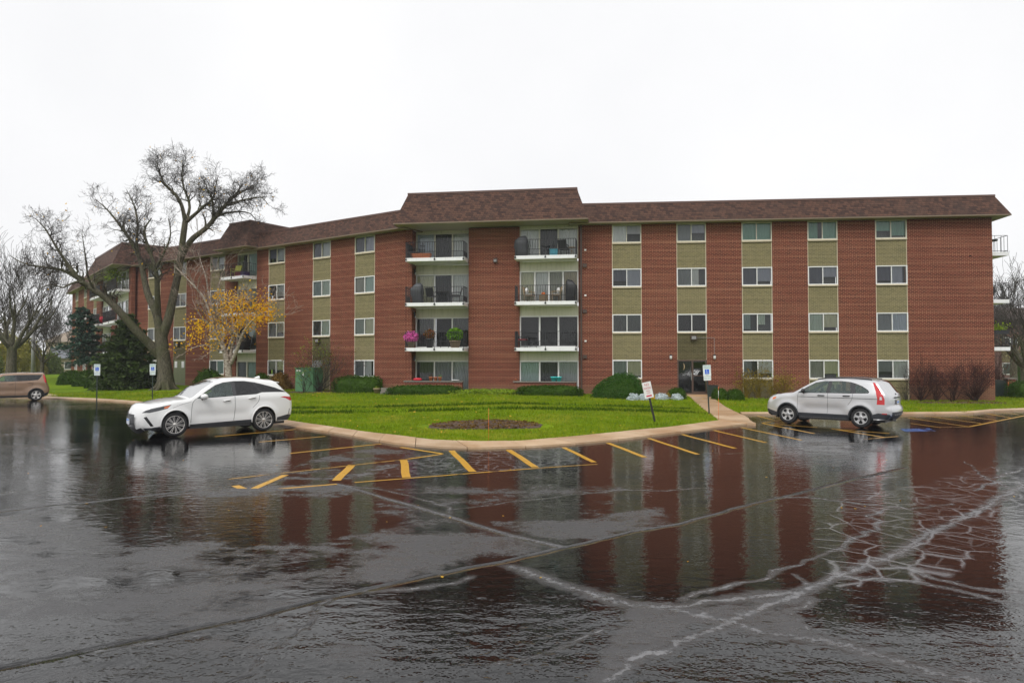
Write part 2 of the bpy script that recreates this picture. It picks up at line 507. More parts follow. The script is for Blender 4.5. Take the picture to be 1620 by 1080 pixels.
def asphalt():
    k = Nodes('wet_asphalt')
    co = k.coord()
    at = lambda n: k.n('Attribute', attribute_name=n).outputs['Fac']
    cen = lambda f, a: k.math('MULTIPLY', k.math('SUBTRACT', f, 0.5), a)
    add = lambda *q: q[0] if len(q) == 1 else k.math('ADD', q[0], add(*q[1:]))
    D, C, S, A, RN = at('damp'), at('crack'), at('seam'), at('alligator'), at('rain')
    n0 = k.noise(0.28, 3.0, 0.55, co)
    n1 = k.noise(1.1, 6.0, 0.65, co)
    n2 = k.noise(6.0, 5.0, 0.65, co)
    peb = k.noise(42.0, 3.0, 0.65, co)
    agg = k.noise(110.0, 2.0, 0.6, co)
    streak = k.noise(1.0, 5.0, 0.65, k.mapping(co, (0.42, 1.5, 1), (0, 0, 0.3)))
    d = add(D, cen(n0, 0.35), cen(n1, 0.9), cen(n2, 0.5), cen(streak, 0.75), cen(peb, 0.25))
    mD = k.ramp(d, 0.33, 0.60)
    # crack lines: a distance field roughened by noise; alligator cracking: cell edges
    mid = k.noise(15.0, 4.0, 0.7, co)
    cw = add(C, cen(n2, 2.6), cen(mid, 4.2), cen(peb, 2.0))
    power = k.ramp(add(n1, cen(n2, 0.5)), 0.30, 0.60, 0.55, 1.0)
    line = k.math('MULTIPLY', k.ramp(cw, 0.0, 1.15, 0.9, 0.0), power)
    halo = k.math('MULTIPLY', k.ramp(cw, 0.5, 5.0, 0.85, 0.0), power)
    wob = k.n('MixRGB', blend_type='ADD'); wob.inputs[0].default_value = 0.16
    nz = k.n('TexNoise', Scale=2.4, Detail=4.0); k.set(nz.inputs['Vector'], co)
    k.set(wob.inputs[1], co); k.set(wob.inputs[2], nz.outputs['Color'])
    def cells(sc, lo, hi, amp, mask):
        vo = k.n('TexVoronoi', feature='DISTANCE_TO_EDGE', Scale=1.0)
        k.set(vo.inputs['Vector'], k.mapping(wob.outputs[0], sc, (0, 0, 0.5)))
        return k.math('MULTIPLY', k.ramp(add(vo.outputs['Distance'], cen(peb, 0.05)), lo, hi, amp, 0.0), k.ramp(add(mask, cen(n1, 0.5)), 0.36, 0.5))
    al = cells((1.6, 1.45, 1), 0.0, 0.048, 0.75, A)
    al = k.math('MAXIMUM', al, cells((3.0, 3.0, 1), 0.0, 0.055, 0.35, k.math('MULTIPLY', A, 0.8)))
    al = k.math('MAXIMUM', al, cells((2.6, 3.4, 1), 0.0, 0.10, 0.6, at('fine')))
    line = k.math('MAXIMUM', line, al, True)
    groove = k.ramp(add(S, cen(n2, 1.2), cen(peb, 0.8)), 0.25, 0.9, 1.0, 0.0)
    groove = k.math('MULTIPLY', groove, k.ramp(n1, 0.34, 0.46, 0.4, 1.0))
    wet = k.math('MAXIMUM', mD, halo, True)
    base = k.mix(wet, (0.0036, 0.0036, 0.0042), (0.052, 0.051, 0.053))
    base = k.mix(k.math('MULTIPLY', k.ramp(peb, 0.50, 0.72, 0.0, 0.6), k.math('ADD', 0.15, k.math('MULTIPLY', wet, 0.85), True)), base, (0.060, 0.058, 0.057))
    base = k.mix(k.math('MULTIPLY', line, 0.75), base, (0.25, 0.25, 0.26))
    base = k.mix(groove, base, (0.003, 0.003, 0.003))
    r = add(0.028, k.math('MULTIPLY', wet, k.ramp(add(n2, cen(streak, 0.8)), 0.35, 0.65, 0.13, 0.36)), k.math('MULTIPLY', k.ramp(peb, 0.50, 0.68), k.math('MULTIPLY', wet, 0.18)), k.math('MULTIPLY', line, 0.22), k.math('MULTIPLY', groove, 0.5))
    # water skin: slow swell, wind-driven ripple, and drops falling near the camera
    swell = add(k.math('MULTIPLY', k.noise(1.7, 3.0, 0.5, co), 0.8), k.math('MULTIPLY', k.noise(9.0, 2.0, 0.5, co), 0.10))
    rp = k.n('Bump', Distance=0.0062); k.set(rp.inputs['Strength'], k.ramp(add(n0, cen(streak, 0.9)), 0.34, 0.64, 0.45, 1.0))
    k.set(rp.inputs['Height'], k.noise(6.5, 3.0, 0.55, k.mapping(co, (0.8, 1.2, 1))))
    k.set(rp.inputs['Normal'], k.bump(swell, 0.13, 0.02))
    nrm = rp.outputs[0]
    drop = k.n('Bump', Distance=0.0040); k.set(drop.inputs['Strength'], RN)
    k.set(drop.inputs['Height'], add(k.math('MULTIPLY', k.noise(12.0, 2.0, 0.6, co), 2.6), k.math('MULTIPLY', k.noise(26.0, 1.0, 0.6, co), 1.0), k.math('MULTIPLY', k.ramp(k.noise(15.0, 1.0, 0.4, co), 0.64, 0.78), 1.5)))
    un = k.n('Bump', Distance=0.11); k.set(un.inputs['Strength'], RN); k.set(un.inputs['Height'], k.noise(0.75, 3.0, 0.5, k.mapping(co, (0.8, 1.3, 1)))); k.set(un.inputs['Normal'], nrm)
    k.set(drop.inputs['Normal'], un.outputs[0])
    st = add(0.03, k.math('MULTIPLY', wet, 0.75))
    b2 = k.n('Bump', Distance=0.005); k.set(b2.inputs['Strength'], st); k.set(b2.inputs['Height'], add(peb, k.math('MULTIPLY', agg, 0.5), k.math('MULTIPLY', n2, 0.8))); k.set(b2.inputs['Normal'], drop.outputs[0])
    b3 = k.n('Bump', Distance=0.02, Strength=0.7, invert=True); k.set(b3.inputs['Height'], k.ramp(add(S, cen(n2, 0.8)), 0.0, 2.6, 1.0, 0.0)); k.set(b3.inputs['Normal'], b2.outputs[0])
    k.P(Base_Color=base, Roughness=k.math('MINIMUM', r, 0.8), Normal=b3.outputs[0], IOR=1.42)
    return k.m
M['asphalt'] = asphalt()

def gaps(lo, fine, hi, s0, grow, f0, f1):
    """coordinates from lo to hi with spacing s0 in [f0, f1], growing outside"""
    a = list(np.arange(f0, f1, s0))
    s, x = s0, a[-1]
    while x < hi:
        s = min(s * grow, 1.6); x += s; a.append(x)
    s, x, b = s0, f0, []
    while x > lo:
        s = min(s * grow, 1.6); x -= s; b.append(x)
    return np.array(b[::-1] + a)
gx = gaps(-78, 0, 62, 0.055, 1.03, -7.0, 9.5)
gy = gaps(-14, 0, 47, 0.05, 1.03, 4.4, 13.0)
XX, YY = np.meshgrid(gx, gy)
PT = np.stack([XX.ravel(), YY.ravel()], 1)
nx, ny = len(gx), len(gy)
idx = np.arange(nx * ny).reshape(ny, nx)
quads = np.stack([idx[:-1,:-1].ravel(), idx[:-1,1:].ravel(), idx[1:,1:].ravel(), idx[1:,:-1].ravel()], 1)
lot = structure(np_mesh('parking_lot', np.column_stack([PT, lot_z(PT[:, 1])]), quads, M['asphalt'], smooth=True))

lpix = lambda lst: [GL(a, b)[:2] for a, b in lst]
CRACKS = [  # (width in metres, course of the seam or crack)
    (0.016, [(0,1056),(230,1010),(400,975),(540,943.5),(613,925),(723,901),(793,888.6),(907,864),(1000,841),(1078,829.5),(1170,803),(1243,785),(1304,770),(1365,754),(1434,740)]),
    (0.060, [(533,765),(638,797),(711,817),(784,842),(841,856),(890,866)]),
    (0.035, [(0,809),(81,799),(138,795),(261,780.6),(346,770)]),
    (0.020, [(367,1078),(407,1060),(428,1027),(464,998),(505,970),(540,947)]),
    (0.068, [(793,895),(825,905),(907,927),(984,948),(1037,958),(1080,966),(1153,986),(1202,1004),(1300,1015),(1365,1035),(1447,1056),(1528,1077),(1600,1098)]),
    (0.052, [(1153,986),(1214,962),(1275,937),(1316,921),(1365,901),(1447,856),(1479,840),(1528,815),(1581,785),(1620,762)]),
    (0.050, [(1037,957),(1080,958),(1153,954),(1202,944),(1259,939)]),
    (0.022, [(1090,948),(1149,935),(1174,921),(1214,913),(1243,897),(1284,884),(1312,872),(1341,852),(1381,836),(1386,823),(1365,815),(1392,803),(1436,803)]),
    (0.030, [(1243,785),(1284,785),(1365,797),(1434,803),(1500,797)]),
    (0.028, [(1361,917),(1447,919),(1520,931),(1620,954)]),
    (0.028, [(1420,895),(1443,901),(1487,913),(1561,929),(1640,936)]),
    (0.018, [(788,1048),(858,1031),(923,1013),(984,992)]),
    (0.042, [(939,1079),(988,1064),(1029,1041),(1080,1016),(1153,990)]),
    (0.030, [(711,805),(760,800),(850,789),(975,773),(1040,776),(1110,772)]),
    (0.035, [(540,766),(640,780),(700,800),(720,815)]),
    (0.025, [(1275,937),(1285,950),(1262,970),(1260,990),(1290,1010)]),
    (0.020, [(1260,905),(1285,925),(1305,922)]),
    (0.035, [(560,940),(640,931),(700,925),(735,912)]),
    (0.018, [(160,1030),(260,1014),(330,1004)]),
    (0.022, [(1528,730),(1575,762),(1600,775)]),
    (0.020, [(1540,775),(1580,756),(1620,742)]),
    (0.030, [(1130,718),(1180,716),(1260,712),(1330,708)]),
    (0.026, [(250,733),(300,748),(325,755)]),
]
near = (PT[:,1] > 3.0) & (PT[:,1] < 32) & (np.abs(PT[:,0]) < 32)
Q = PT[near]
# cracks wander a little from the drawn course
def vnoise(P, s, seed):
    """lattice noise of scale s at points P, about -1 to 1"""
    q = P * s; i = np.floor(q).astype(np.int64); f = q - i; f = f*f*(3-2*f)
    h = lambda a, b: ((np.sin(a*127.1 + b*311.7 + seed*74.7) * 43758.5453) % 1.0) * 2 - 1
    x0, y0 = i[:, 0], i[:, 1]
    return (h(x0,y0)*(1-f[:,0]) + h(x0+1,y0)*f[:,0])*(1-f[:,1]) + (h(x0,y0+1)*(1-f[:,0]) + h(x0+1,y0+1)*f[:,0])*f[:,1]
wx = sum(vnoise(Q, s, k)*a for k, (s, a) in enumerate([(1.1,.09),(3.3,.05),(8.0,.026),(19.0,.012)]))
wy = sum(vnoise(Q, s, k+9)*a for k, (s, a) in enumerate([(1.1,.09),(3.3,.05),(8.0,.026),(19.0,.012)]))
Qw = Q + np.column_stack([wx, wy])
cd = np.full(len(Q), 9.0); sd = np.full(len(Q), 9.0)
for i, (w, pl) in enumerate(CRACKS):
    di = seg_dist(Qw if i not in (0, 1, 2) else .65*Q+.35*Qw, lpix(pl))
    cd = np.minimum(cd, di / (w * .62))
    if i in (0, 1, 2, 3, 4): sd = np.minimum(sd, di / (.030 if i < 3 else .014))
crack = np.full(len(PT), 9.0); crack[near] = np.clip(cd, 0, 9)
seam_ = np.full(len(PT), 9.0); seam_[near] = np.clip(sd, 0, 9)
def soft_poly(pl, soft, val, P=None):
    P = PT if P is None else P
    pw = lpix(pl)
    d = seg_dist(P, list(pw) + [pw[0]])
    return val * smoothstep(np.where(in_poly(P, pw), d, -d), -soft, soft)
damp = np.full(len(PT), 0.0)
def damp_add(pl, soft, val):
    global damp
    damp = damp + soft_poly(pl, soft, val)
damp_add([(-300,860),(140,797),(346,772),(533,766),(711,817),(890,866),(793,888),(613,925),(400,975),(-300,1120)], 0.12, 0.46)
damp_add([(130,797),(300,786),(545,792),(600,826),(500,848),(330,850),(230,858)], 0.5, -0.52)
damp_add([(640,850),(760,846),(830,868),(740,884),(600,915),(560,890)], 0.3, 0.22)
damp_add([(-300,1120),(540,945),(505,970),(430,1030),(367,1090),(-300,1200)], 0.15, 0.30)
damp_add([(367,1085),(430,1040),(560,1030),(700,1050),(900,1060),(1100,1010),(1300,1018),(1530,1078),(1700,1140),(900,1250)], 0.35, 0.02)
damp_add([(1000,948),(1080,960),(1200,944),(1290,940),(1262,975),(1300,1012),(1200,1003),(1100,985),(1000,1060),(930,1085),(960,1040)], 0.10, 0.50)
damp_add([(700,812),(900,866),(1075,830),(1180,800),(1100,790),(930,820),(800,825)], 0.12, 0.30)
damp_add([(560,770),(700,800),(1000,775),(1120,775),(1000,760),(760,770)], 0.3, 0.15)
damp_add([(900,930),(1030,955),(1150,985),(1000,1060),(900,1085),(840,1060),(930,1010)], 0.3, 0.22)
damp_add([(380,1090),(440,1030),(560,1000),(660,1020),(640,1090)], 0.3, 0.34)
damp_add([(1300,1012),(1450,1052),(1620,1095),(1700,1060),(1500,1010)], 0.3, 0.28)
damp_add([(340,690),(460,690),(600,704),(560,722),(400,740),(300,735)], 0.6, 0.20)
damp_add([(-200,690),(70,680),(150,700),(120,790),(-200,860)], 0.9, 0.30)
damp_add([(345,768),(520,720),(600,706),(700,718),(540,768),(393,778)], 0.25, 0.42)
damp_add([(560,766),(720,808),(830,845),(900,862),(1060,828),(1000,770),(850,745)], 0.5, 0.30)
damp_add([(1210,700),(1320,690),(1420,697),(1400,740),(1260,735)], 0.5, 0.34)
ally = np.zeros(len(PT)) + soft_poly([(1325,928),(1480,922),(1570,872),(1680,835),(1720,735),(1560,738),(1440,768),(1335,788),(1290,835),(1295,885)], 0.4, 0.85)
rain = 0.008 + 0.02 * (1 - smoothstep(PT[:,1], 7.0, 14.0)) + 0.75 * (1 - smoothstep(PT[:,1], 5.0, 6.5 + .35*np.sin(PT[:,0]*1.3) + .25*np.sin(PT[:,0]*3.1))) * (0.7 + 0.3*np.sin(PT[:,0]*.9 + 1.0)**2)
fine = np.zeros(len(PT)) + soft_poly([(540,752),(640,728),(720,714),(900,706),(930,732),(840,742),(640,757)], 0.3, 0.62) + soft_poly([(440,735),(540,724),(520,760),(440,765)], 0.3, 0.35)
for nm, a in (('crack', crack), ('damp', damp), ('alligator', ally), ('fine', fine), ('seam', seam_), ('rain', rain)):
    at = lot.data.attributes.new(nm, 'FLOAT', 'POINT')
    at.data.foreach_set('value', a.astype(np.float32))

# ---- lawn
def lawn_mat():
    k = Nodes('lawn')
    co = k.coord()
    a = k.noise(0.35, 4.0, 0.6, co); b = k.noise(3.0, 4.0, 0.65, co); c = k.noise(38.0, 3.0, 0.7, co)
    mow = k.noise(1.0, 2.0, 0.5, k.mapping(co, (0.06, 1.6, 1)))
    colr = k.mix(k.ramp(a, 0.35, 0.68), (0.090, 0.170, 0.003), (0.185, 0.285, 0.006))
    colr = k.mix(k.ramp(b, 0.42, 0.75, 0, 0.5), colr, (0.260, 0.300, 0.014))
    colr = k.mix(k.ramp(mow, 0.5, 0.75, 0, 0.45), colr, (0.065, 0.125, 0.006))
    colr = k.mix(k.ramp(c, 0.5, 0.72, 0, 0.55), colr, (0.020, 0.052, 0.006))
    k.P(Base_Color=colr, Roughness=0.8, Normal=k.bump(k.math('ADD', c, b), 0.8, 0.05))
    k.b.inputs['Specular IOR Level'].default_value = 0.05
    return k.m
M['lawn'] = lawn_mat()
lawn_poly = [tuple(p) for p in INNER] + [tuple(p) for p in LAWN_R] + [(170, 70), (170, 260), (-230, 260), (-230, 95)]
lp = []
for a, b in zip(lawn_poly, lawn_poly[1:] + lawn_poly[:1]):
    a, b = np.array(a), np.array(b)
    m = max(1, int(np.hypot(*(b - a)) / (0.6 if max(np.abs(a).max(), np.abs(b).max()) < 80 else 20)))
    lp += [tuple(a + (b - a) * t / m) for t in range(m)]
gi = [(x, y) for y in np.arange(17.5, 60, 0.45) for x in np.arange(-38, 30, 0.6)] + [(x, y0 + .25*math.sin(x*.35) + d) for y0 in (28.3, 30.6) for d in (-.02, .05, .10, .16, .26) for x in np.arange(-15, 9, .3)] + [(x, y) for y in np.arange(60, 250, 10) for x in np.arange(-220, 165, 10)]
gi = np.array(gi)
ok_ = in_poly(gi, lp) & (seg_dist(gi, lp + lp[:1]) > 0.2)
gi = gi[ok_]
vv = [Vector(p) for p in lp] + [Vector(p) for p in gi]
res = delaunay_2d_cdt(vv, [(i, (i+1) % len(lp)) for i in range(len(lp))], [], 0, 1e-5)
V2 = np.array([tuple(p) for p in res[0]]); T3 = np.array([f for f in res[2] if len(f) == 3])
T3 = T3[in_poly(V2[T3].mean(1), lp)]
LZ = terrain(V2)
nL = len(V2)
lawn_v = np.column_stack([V2, LZ])
lawn_f = T3.tolist()
sk = len(lawn_v)
skirt = np.array([(x, y, -0.04) for x, y in lp])
lawn_v = np.vstack([lawn_v, np.column_stack([np.array(lp), terrain(np.array(lp))]), skirt])
n_ = len(lp)
for i in range(n_):
    j = (i + 1) % n_
    lawn_f += [(sk+i, sk+n_+i, sk+n_+j), (sk+i, sk+n_+j, sk+j)]
lawn = structure(np_mesh('lawn', lawn_v, np.array(lawn_f), M['lawn'], smooth=True))
structure(MB().add([(-1500,-1500,-0.06),(1500,-1500,-0.06),(1500,1800,-0.06),(-1500,1800,-0.06)], [(0,1,2,3)]).build('ground', M['lawn']))

# ---- concrete pavement in separate slabs
def concrete():
    k = Nodes('wet_concrete')
    co = k.coord()
    oi = k.n('ObjectInfo')
    a = k.noise(0.7, 5.0, 0.65, co); b = k.noise(45.0, 3.0, 0.6, co)
    colr = k.mix(k.ramp(a, 0.35, 0.7), (0.50, 0.315, 0.170), (0.60, 0.435, 0.280))
    colr = k.mix(k.math('MULTIPLY', oi.outputs['Random'], 0.30), colr, (0.33, 0.25, 0.18))
    rust = k.noise(1.0, 4.0, 0.6, k.mapping(co, (0.5, 2.2, 1)))
    colr = k.mix(k.ramp(rust, 0.52, 0.72, 0, 0.55), colr, (0.34, 0.16, 0.055))
    colr = k.mix(k.ramp(b, 0.4, 0.8, 0, 0.3), colr, (0.20, 0.14, 0.09))
    k.P(Base_Color=colr, Roughness=k.ramp(a, 0.3, 0.7, 0.28, 0.55), Normal=k.bump(b, 0.25, 0.006))
    return k.m
M['concrete'] = concrete()
def resample(pl, n):
    P = np.array(pl, float); s = np.r_[0, np.cumsum(np.hypot(*np.diff(P, axis=0).T))]
    t = np.linspace(0, s[-1], n)
    return np.column_stack([np.interp(t, s, P[:, 0]), np.interp(t, s, P[:, 1])])
def slab_run(parent, A, B, n, za, zb, gap=0.012, sub=4):
    """slabs between the edges A and B, with an open joint between neighbours"""
    A, B = resample(A, n * sub + 1), resample(B, n * sub + 1)
    for i in range(n):
        a, b = A[i*sub:(i+1)*sub+1].copy(), B[i*sub:(i+1)*sub+1].copy()
        for q in (a, b):
            d0 = (q[1]-q[0]); q[0] += d0 / np.hypot(*d0) * gap
            d1 = (q[-2]-q[-1]); q[-1] += d1 / np.hypot(*d1) * gap
        jit = random.uniform(-0.006, 0.006)
        vs = []
        for t in range(sub + 1):
            vs += [(a[t][0], a[t][1], za(a[t]) + jit), (b[t][0], b[t][1], zb(b[t]) + jit), (a[t][0], a[t][1], -0.03), (b[t][0], b[t][1], -0.03)]
        fs = []
        for t in range(sub):
            o, p = 4*t, 4*t+4
            fs += [(o, p, p+1, o+1), (o+2, p+2, p, o), (o+1, p+1, p+3, o+3)]
        fs += [(0, 1, 3, 2), (4*sub, 4*sub+2, 4*sub+3, 4*sub+1)]
        MB().add(vs, fs).build('slab', M['concrete'], parent)
pavement = structure(MB().add([(p[0], p[1], -0.025) for p in KERB[6:]] + [(p[0], p[1], -0.025) for p in INNER[6:][::-1]], [tuple(range(len(KERB[6:]) + len(INNER[6:])))]).build('pavement', M['concrete_dark']))
zk = lambda p: 0.055
zi = lambda p: 0.105
slab_run(pavement, KERB[6:], INNER[6:], 17, zk, zi)
kerb_l = structure(MB().box(-33, -32.9, 44.0, 44.1, -0.1, -0.02).build('kerb', M['concrete_dark']))
slab_run(kerb_l, KERB[0:7], INNER[0:7], 16, zk, zi, sub=2)
slab_run(kerb_l, KERB_R[:5], LAWN_R[:5], 6, zk, zi, sub=2)
slab_run(kerb_l, KERB_R[4:], LAWN_R[4:], 8, zk, zi, sub=2)
walk_l = [LG(1137,665)[:2], LG(1108,643)[:2], LG(1087,624.5)[:2]]
walk_r = [G(1196,670.5,0.06)[:2], G(1173,655.5,0.1)[:2], LG(1150,645)[:2], LG(1124.5,627)[:2]]
footpath = structure(MB().add([(*p, -0.02) for p in (walk_l[0], walk_r[0], walk_r[1])], [(0,1,2)]).build('footpath', M['concrete_dark']))
slab_run(footpath, walk_l, walk_r, 8, lambda p: max(0.115, TZ(*p) + 0.025), lambda p: max(0.06, TZ(*p) + 0.025) if p[1] > 26 else 0.07)

# ---- painted lines
def paint_mat(name, c, wear=0.5):
    k = Nodes(name)
    co = k.coord()
    a = k.noise(2.2, 5.0, 0.7, co); b = k.noise(30.0, 3.0, 0.7, co)
    f = k.math('ADD', k.math('MULTIPLY', a, 0.65), k.math('MULTIPLY', b, 0.35))
    k.P(Base_Color=k.mix(k.ramp(b, 0.4, 0.75, 0, 0.6), c, tuple(x * 0.45 for x in c)), Roughness=0.30)
    tr = k.n('BsdfTransparent')
    m = k.n('MixShader'); k.set(m.inputs[0], k.ramp(f, wear - 0.05, wear + 0.05)); k.set(m.inputs[1], k.b.outputs[0]); k.set(m.inputs[2], tr.outputs[0])
    k.set(k.out.inputs['Surface'], m.outputs[0])
    return k.m
M['paint'] = paint_mat('yellow_paint', (0.62, 0.33, 0.025), 0.61)
M['paint_worn'] = paint_mat('worn_yellow_paint', (0.48, 0.26, 0.03), 0.545)
M['paint_blue'] = paint_mat('blue_paint', (0.05, 0.14, 0.42), 0.53)
def stripe(a, b, w=0.10, mat='paint', zo=0.004):
    A, B = G(*a), G(*b)
    d = (B - A)[:2]; L = np.hypot(*d); d = d / L
    nrm = np.array([-d[1], d[0]]) * w / 2
    m = max(1, int(L / 0.5))
    vs, fs = [], []
    for i in range(m + 1):
        p = A[:2] + d * L * i / m + nrm * 0.12 * math.sin(i * 1.7)
        vs += [(*(p + nrm), zo), (*(p - nrm), zo)]
    for i in range(m): fs.append((2*i, 2*i+1, 2*i+3, 2*i+2))
    MB().add(vs, fs).build('painted_line', M[mat], lot)
for a, b, w, m in [
    ((340,690.5),(468,679),.11,'paint'), ((410,699),(515,690),.10,'paint'), ((459,717),(603,702),.11,'paint'),
    ((634,707.5),(700,717.5),.12,'paint'), ((700,718),(645,726),.10,'paint'), ((645,726),(359,758),.08,'paint_worn'),
    ((372,768),(393,777),.14,'paint'), ((394,776.5),(451,751),.14,'paint'), ((396,777),(533,765.5),.09,'paint'), ((561,763),(849,740.5),.07,'paint'), ((849,740.5),(945,734),.07,'paint_worn'),
    ((532,760),(557,735),.17,'paint'), ((643,755),(638.5,727),.17,'paint'), ((748,746),(714,712.5),.16,'paint'), ((847,739),(805,711.5),.16,'paint'),
    ((940,731),(892,707.5),.13,'paint'), ((1020,723),(962,700.5),.14,'paint'), ((1104,718.5),(1026,693),.13,'paint'), ((1163,709),(1079,687),.13,'paint'),
    ((1212,700),(1129,680.5),.11,'paint'), ((1268,696),(1172,676),.10,'paint'), ((1288,685.5),(1206,669.5),.11,'paint'), ((1225,664.5),(1198,658),.09,'paint'),
    ((1206,669),(1238,664),.09,'paint'), ((1225,671),(1293,676),.09,'paint'), ((1316,678),(1398,691.5),.10,'paint'), ((1318,678.5),(1407,685.5),.09,'paint'), ((1368,694.5),(1421,690),.09,'paint_worn'),
    ((1437,661),(1535,675),.08,'paint'), ((1440,669.5),(1488,676),.08,'paint'), ((1462,657.5),(1552,669.5),.08,'paint'), ((1512,656.5),(1577,664.5),.08,'paint'),
    ((1557,653.5),(1600,661),.08,'paint'), ((1583,652),(1612,656),.07,'paint'), ((1480,675.5),(1534,675.3),.07,'paint_worn'), ((1535,674.5),(1622,657),.10,'paint')]:
    stripe(a, b, w, m)
bl = MB()
q = [G(1424,678.2), G(1470,677.4), G(1481,681.8), G(1432,682.8)]
bl.add([(p[0], p[1], 0.006) for p in q], [(0,3,2,1)])
bl.build('painted_symbol', M['paint_blue'], lot)
# ------------------------------------------------------------------ the apartment building
BASE = np.array([-6.40, 41.10, 0.0])
bld = tag(empty('apartment_building', tuple(BASE)), 'long four-storey red brick apartment block with brown shingle mansard roof and olive panels', 'building')
def wall_foot(W, px, v):
    """foot of the wall seen in a photo column, v metres in front of it"""
    d = (px - 810.0) / F_PX
    P = W.P + W.n * v
    u = (d * P[1] - P[0]) / (W.u[0] - d * W.u[1])
    p = P + W.u * u
    return np.array([p[0], p[1], TZ(p[0], p[1])])
class Wing:
    def __init__(self, P, yaw):
        self.P = np.array([P[0], P[1], 0.0]); self.a = -rad(yaw)
        self.u = np.array([math.cos(self.a), math.sin(self.a), 0]); self.n = np.array([math.sin(self.a), -math.cos(self.a), 0])
    def part(self, mb, name, mat, parent=None):
        if parent is None: return mb.build(name, mat, bld, tuple(self.P - BASE), self.a)
        return mb.build(name, mat, parent)
    def holder(self, name): return empty(name, tuple(self.P - BASE), self.a, bld)
    def w(self, u, v, z): p = self.P + self.u * u + self.n * v; return (p[0], p[1], z)
WR, WC, WL, WT = Wing((3.93, 39.65), 5.4), Wing((-6.40, 41.10), 7.99), Wing((-6.40, 41.10), 33.0), Wing((-33.2, 58.6), 49.5)
FLOORS = [0.42, 3.06, 5.70, 8.34]
HEADS = [2.35, 4.99, 7.63, 10.19]
Z_E = 10.2
def pleats(u0, u1, z0, z1, y, n, amp=0.018, jag=0.0):
    """hanging cloth or upright blinds: a folded sheet"""
    vs, fs = [], []
    m = n * 2
    for i in range(m + 1):
        u = u0 + (u1 - u0) * i / m
        yy = y + amp * (1 if i % 2 else -1) * random.uniform(0.6, 1.2)
        vs += [(u, yy, z0 + random.uniform(0, jag)), (u, yy, z1)]
    for i in range(m): fs.append((2*i, 2*i+2, 2*i+3, 2*i+1))
    return MB().add(vs, fs)
def window(W, u0, u1, z0, z1, cl='beige', cr='beige', fm='frame', split=0.5, sc='L', sill=True, y=0.0):
    fw = 0.055
    m = u0 + (u1 - u0) * split
    f = MB()
    f.box(u0, u0+fw, y-0.02, y+0.10, z0, z1).box(u1-fw, u1, y-0.02, y+0.10, z0, z1)
    f.box(u0+fw, u1-fw, y-0.02, y+0.10, z1-fw, z1).box(u0+fw, u1-fw, y-0.02, y+0.10, z0, z0+fw)
    f.box(m-0.022, m+0.022, y-0.005, y+0.09, z0+fw, z1-fw)
    o = W.part(f, 'window', M[fm])
    for i, (a, b, c) in enumerate(((u0+fw, m-0.022, cl), (m+0.022, u1-fw, cr))):
        pm = 'pane_screen' if ('LR'[i] in sc) else 'pane'
        yy = y + 0.035 + 0.02 * i
        MB().add([(a, yy, z0+fw), (b, yy, z0+fw), (b, yy, z1-fw), (a, yy, z1-fw)], [(0,1,2,3)]).build('pane', M[pm], o)
        if c == 'black':
            MB().add([(a-.06, y+.42, z0), (b+.06, y+.42, z0), (b+.06, y+.42, z1), (a-.06, y+.42, z1)], [(0,1,2,3)]).build('unlit_backing', CL['black'], o)  # black sheet painted as the darkness of an unlit room
        else:
            drop = z0 if random.random() < .62 else z0 + (z1-z0) * random.uniform(.12, .5)     # some blinds are half raised
            ub = b + 0.04 if random.random() < .8 else a + (b-a) * random.uniform(.5, .85)     # some curtains are half drawn
            pleats(a-0.04, ub, drop, z1, y+0.10, random.choice([4, 5, 6, 9]), random.choice([.008, .014, .02])).build('curtain', CL[c], o)
            MB().add([(a-.06, y+.40, z0), (b+.06, y+.40, z0), (b+.06, y+.40, z1), (a-.06, y+.40, z1)], [(0,1,2,3)]).build('unlit_backing', CL['dim'], o)  # dim sheet behind the curtain, room darkness put into its colour
    if sill:
        W.part(MB().box(u0-0.0, u1+0.0, y-0.05, y+0.10, z0-0.075, z0-0.002), 'sill', M['sill'], o)
    return o
def spandrel(W, u0, u1, z0, z1):
    o = W.part(MB().box(u0+0.03, u1-0.03, 0.03, 0.23, z0, z1), 'spandrel_panel', M['olive'])
    for a in (u0, u1-0.03): W.part(MB().box(a, a+0.03, 0.004, 0.2, z0, z1), 'edge_trim', M['sill'], o)
def column(W, u0, u1, spec, ground=True, zb=-0.2):
    """one window column: spec lists the four floors from the ground up"""
    for k, sp in enumerate(spec):
        top = HEADS[k]
        bot = top - 1.055
        below = HEADS[k-1] if k else zb
        if sp is None: continue
        kw = dict(sp[2]) if len(sp) > 2 else {}
        kw.setdefault('fm', 'frame_cream' if k == 3 else 'frame')
        window(W, u0, u1, bot, top - 0.01, sp[0], sp[1], **kw)
        spandrel(W, u0, u1, below, bot - 0.077)
def wall(W, u0, u1, openings, zb=-0.3, zt=Z_E, th=0.3):
    m = MB(); a = u0
    for o0, o1 in sorted(openings):
        m.box(a, o0, 0, th, zb, zt); a = o1
    if a < u1: m.box(a, u1, 0, th, zb, zt)
    return W.part(m, 'wall', M['brick'])
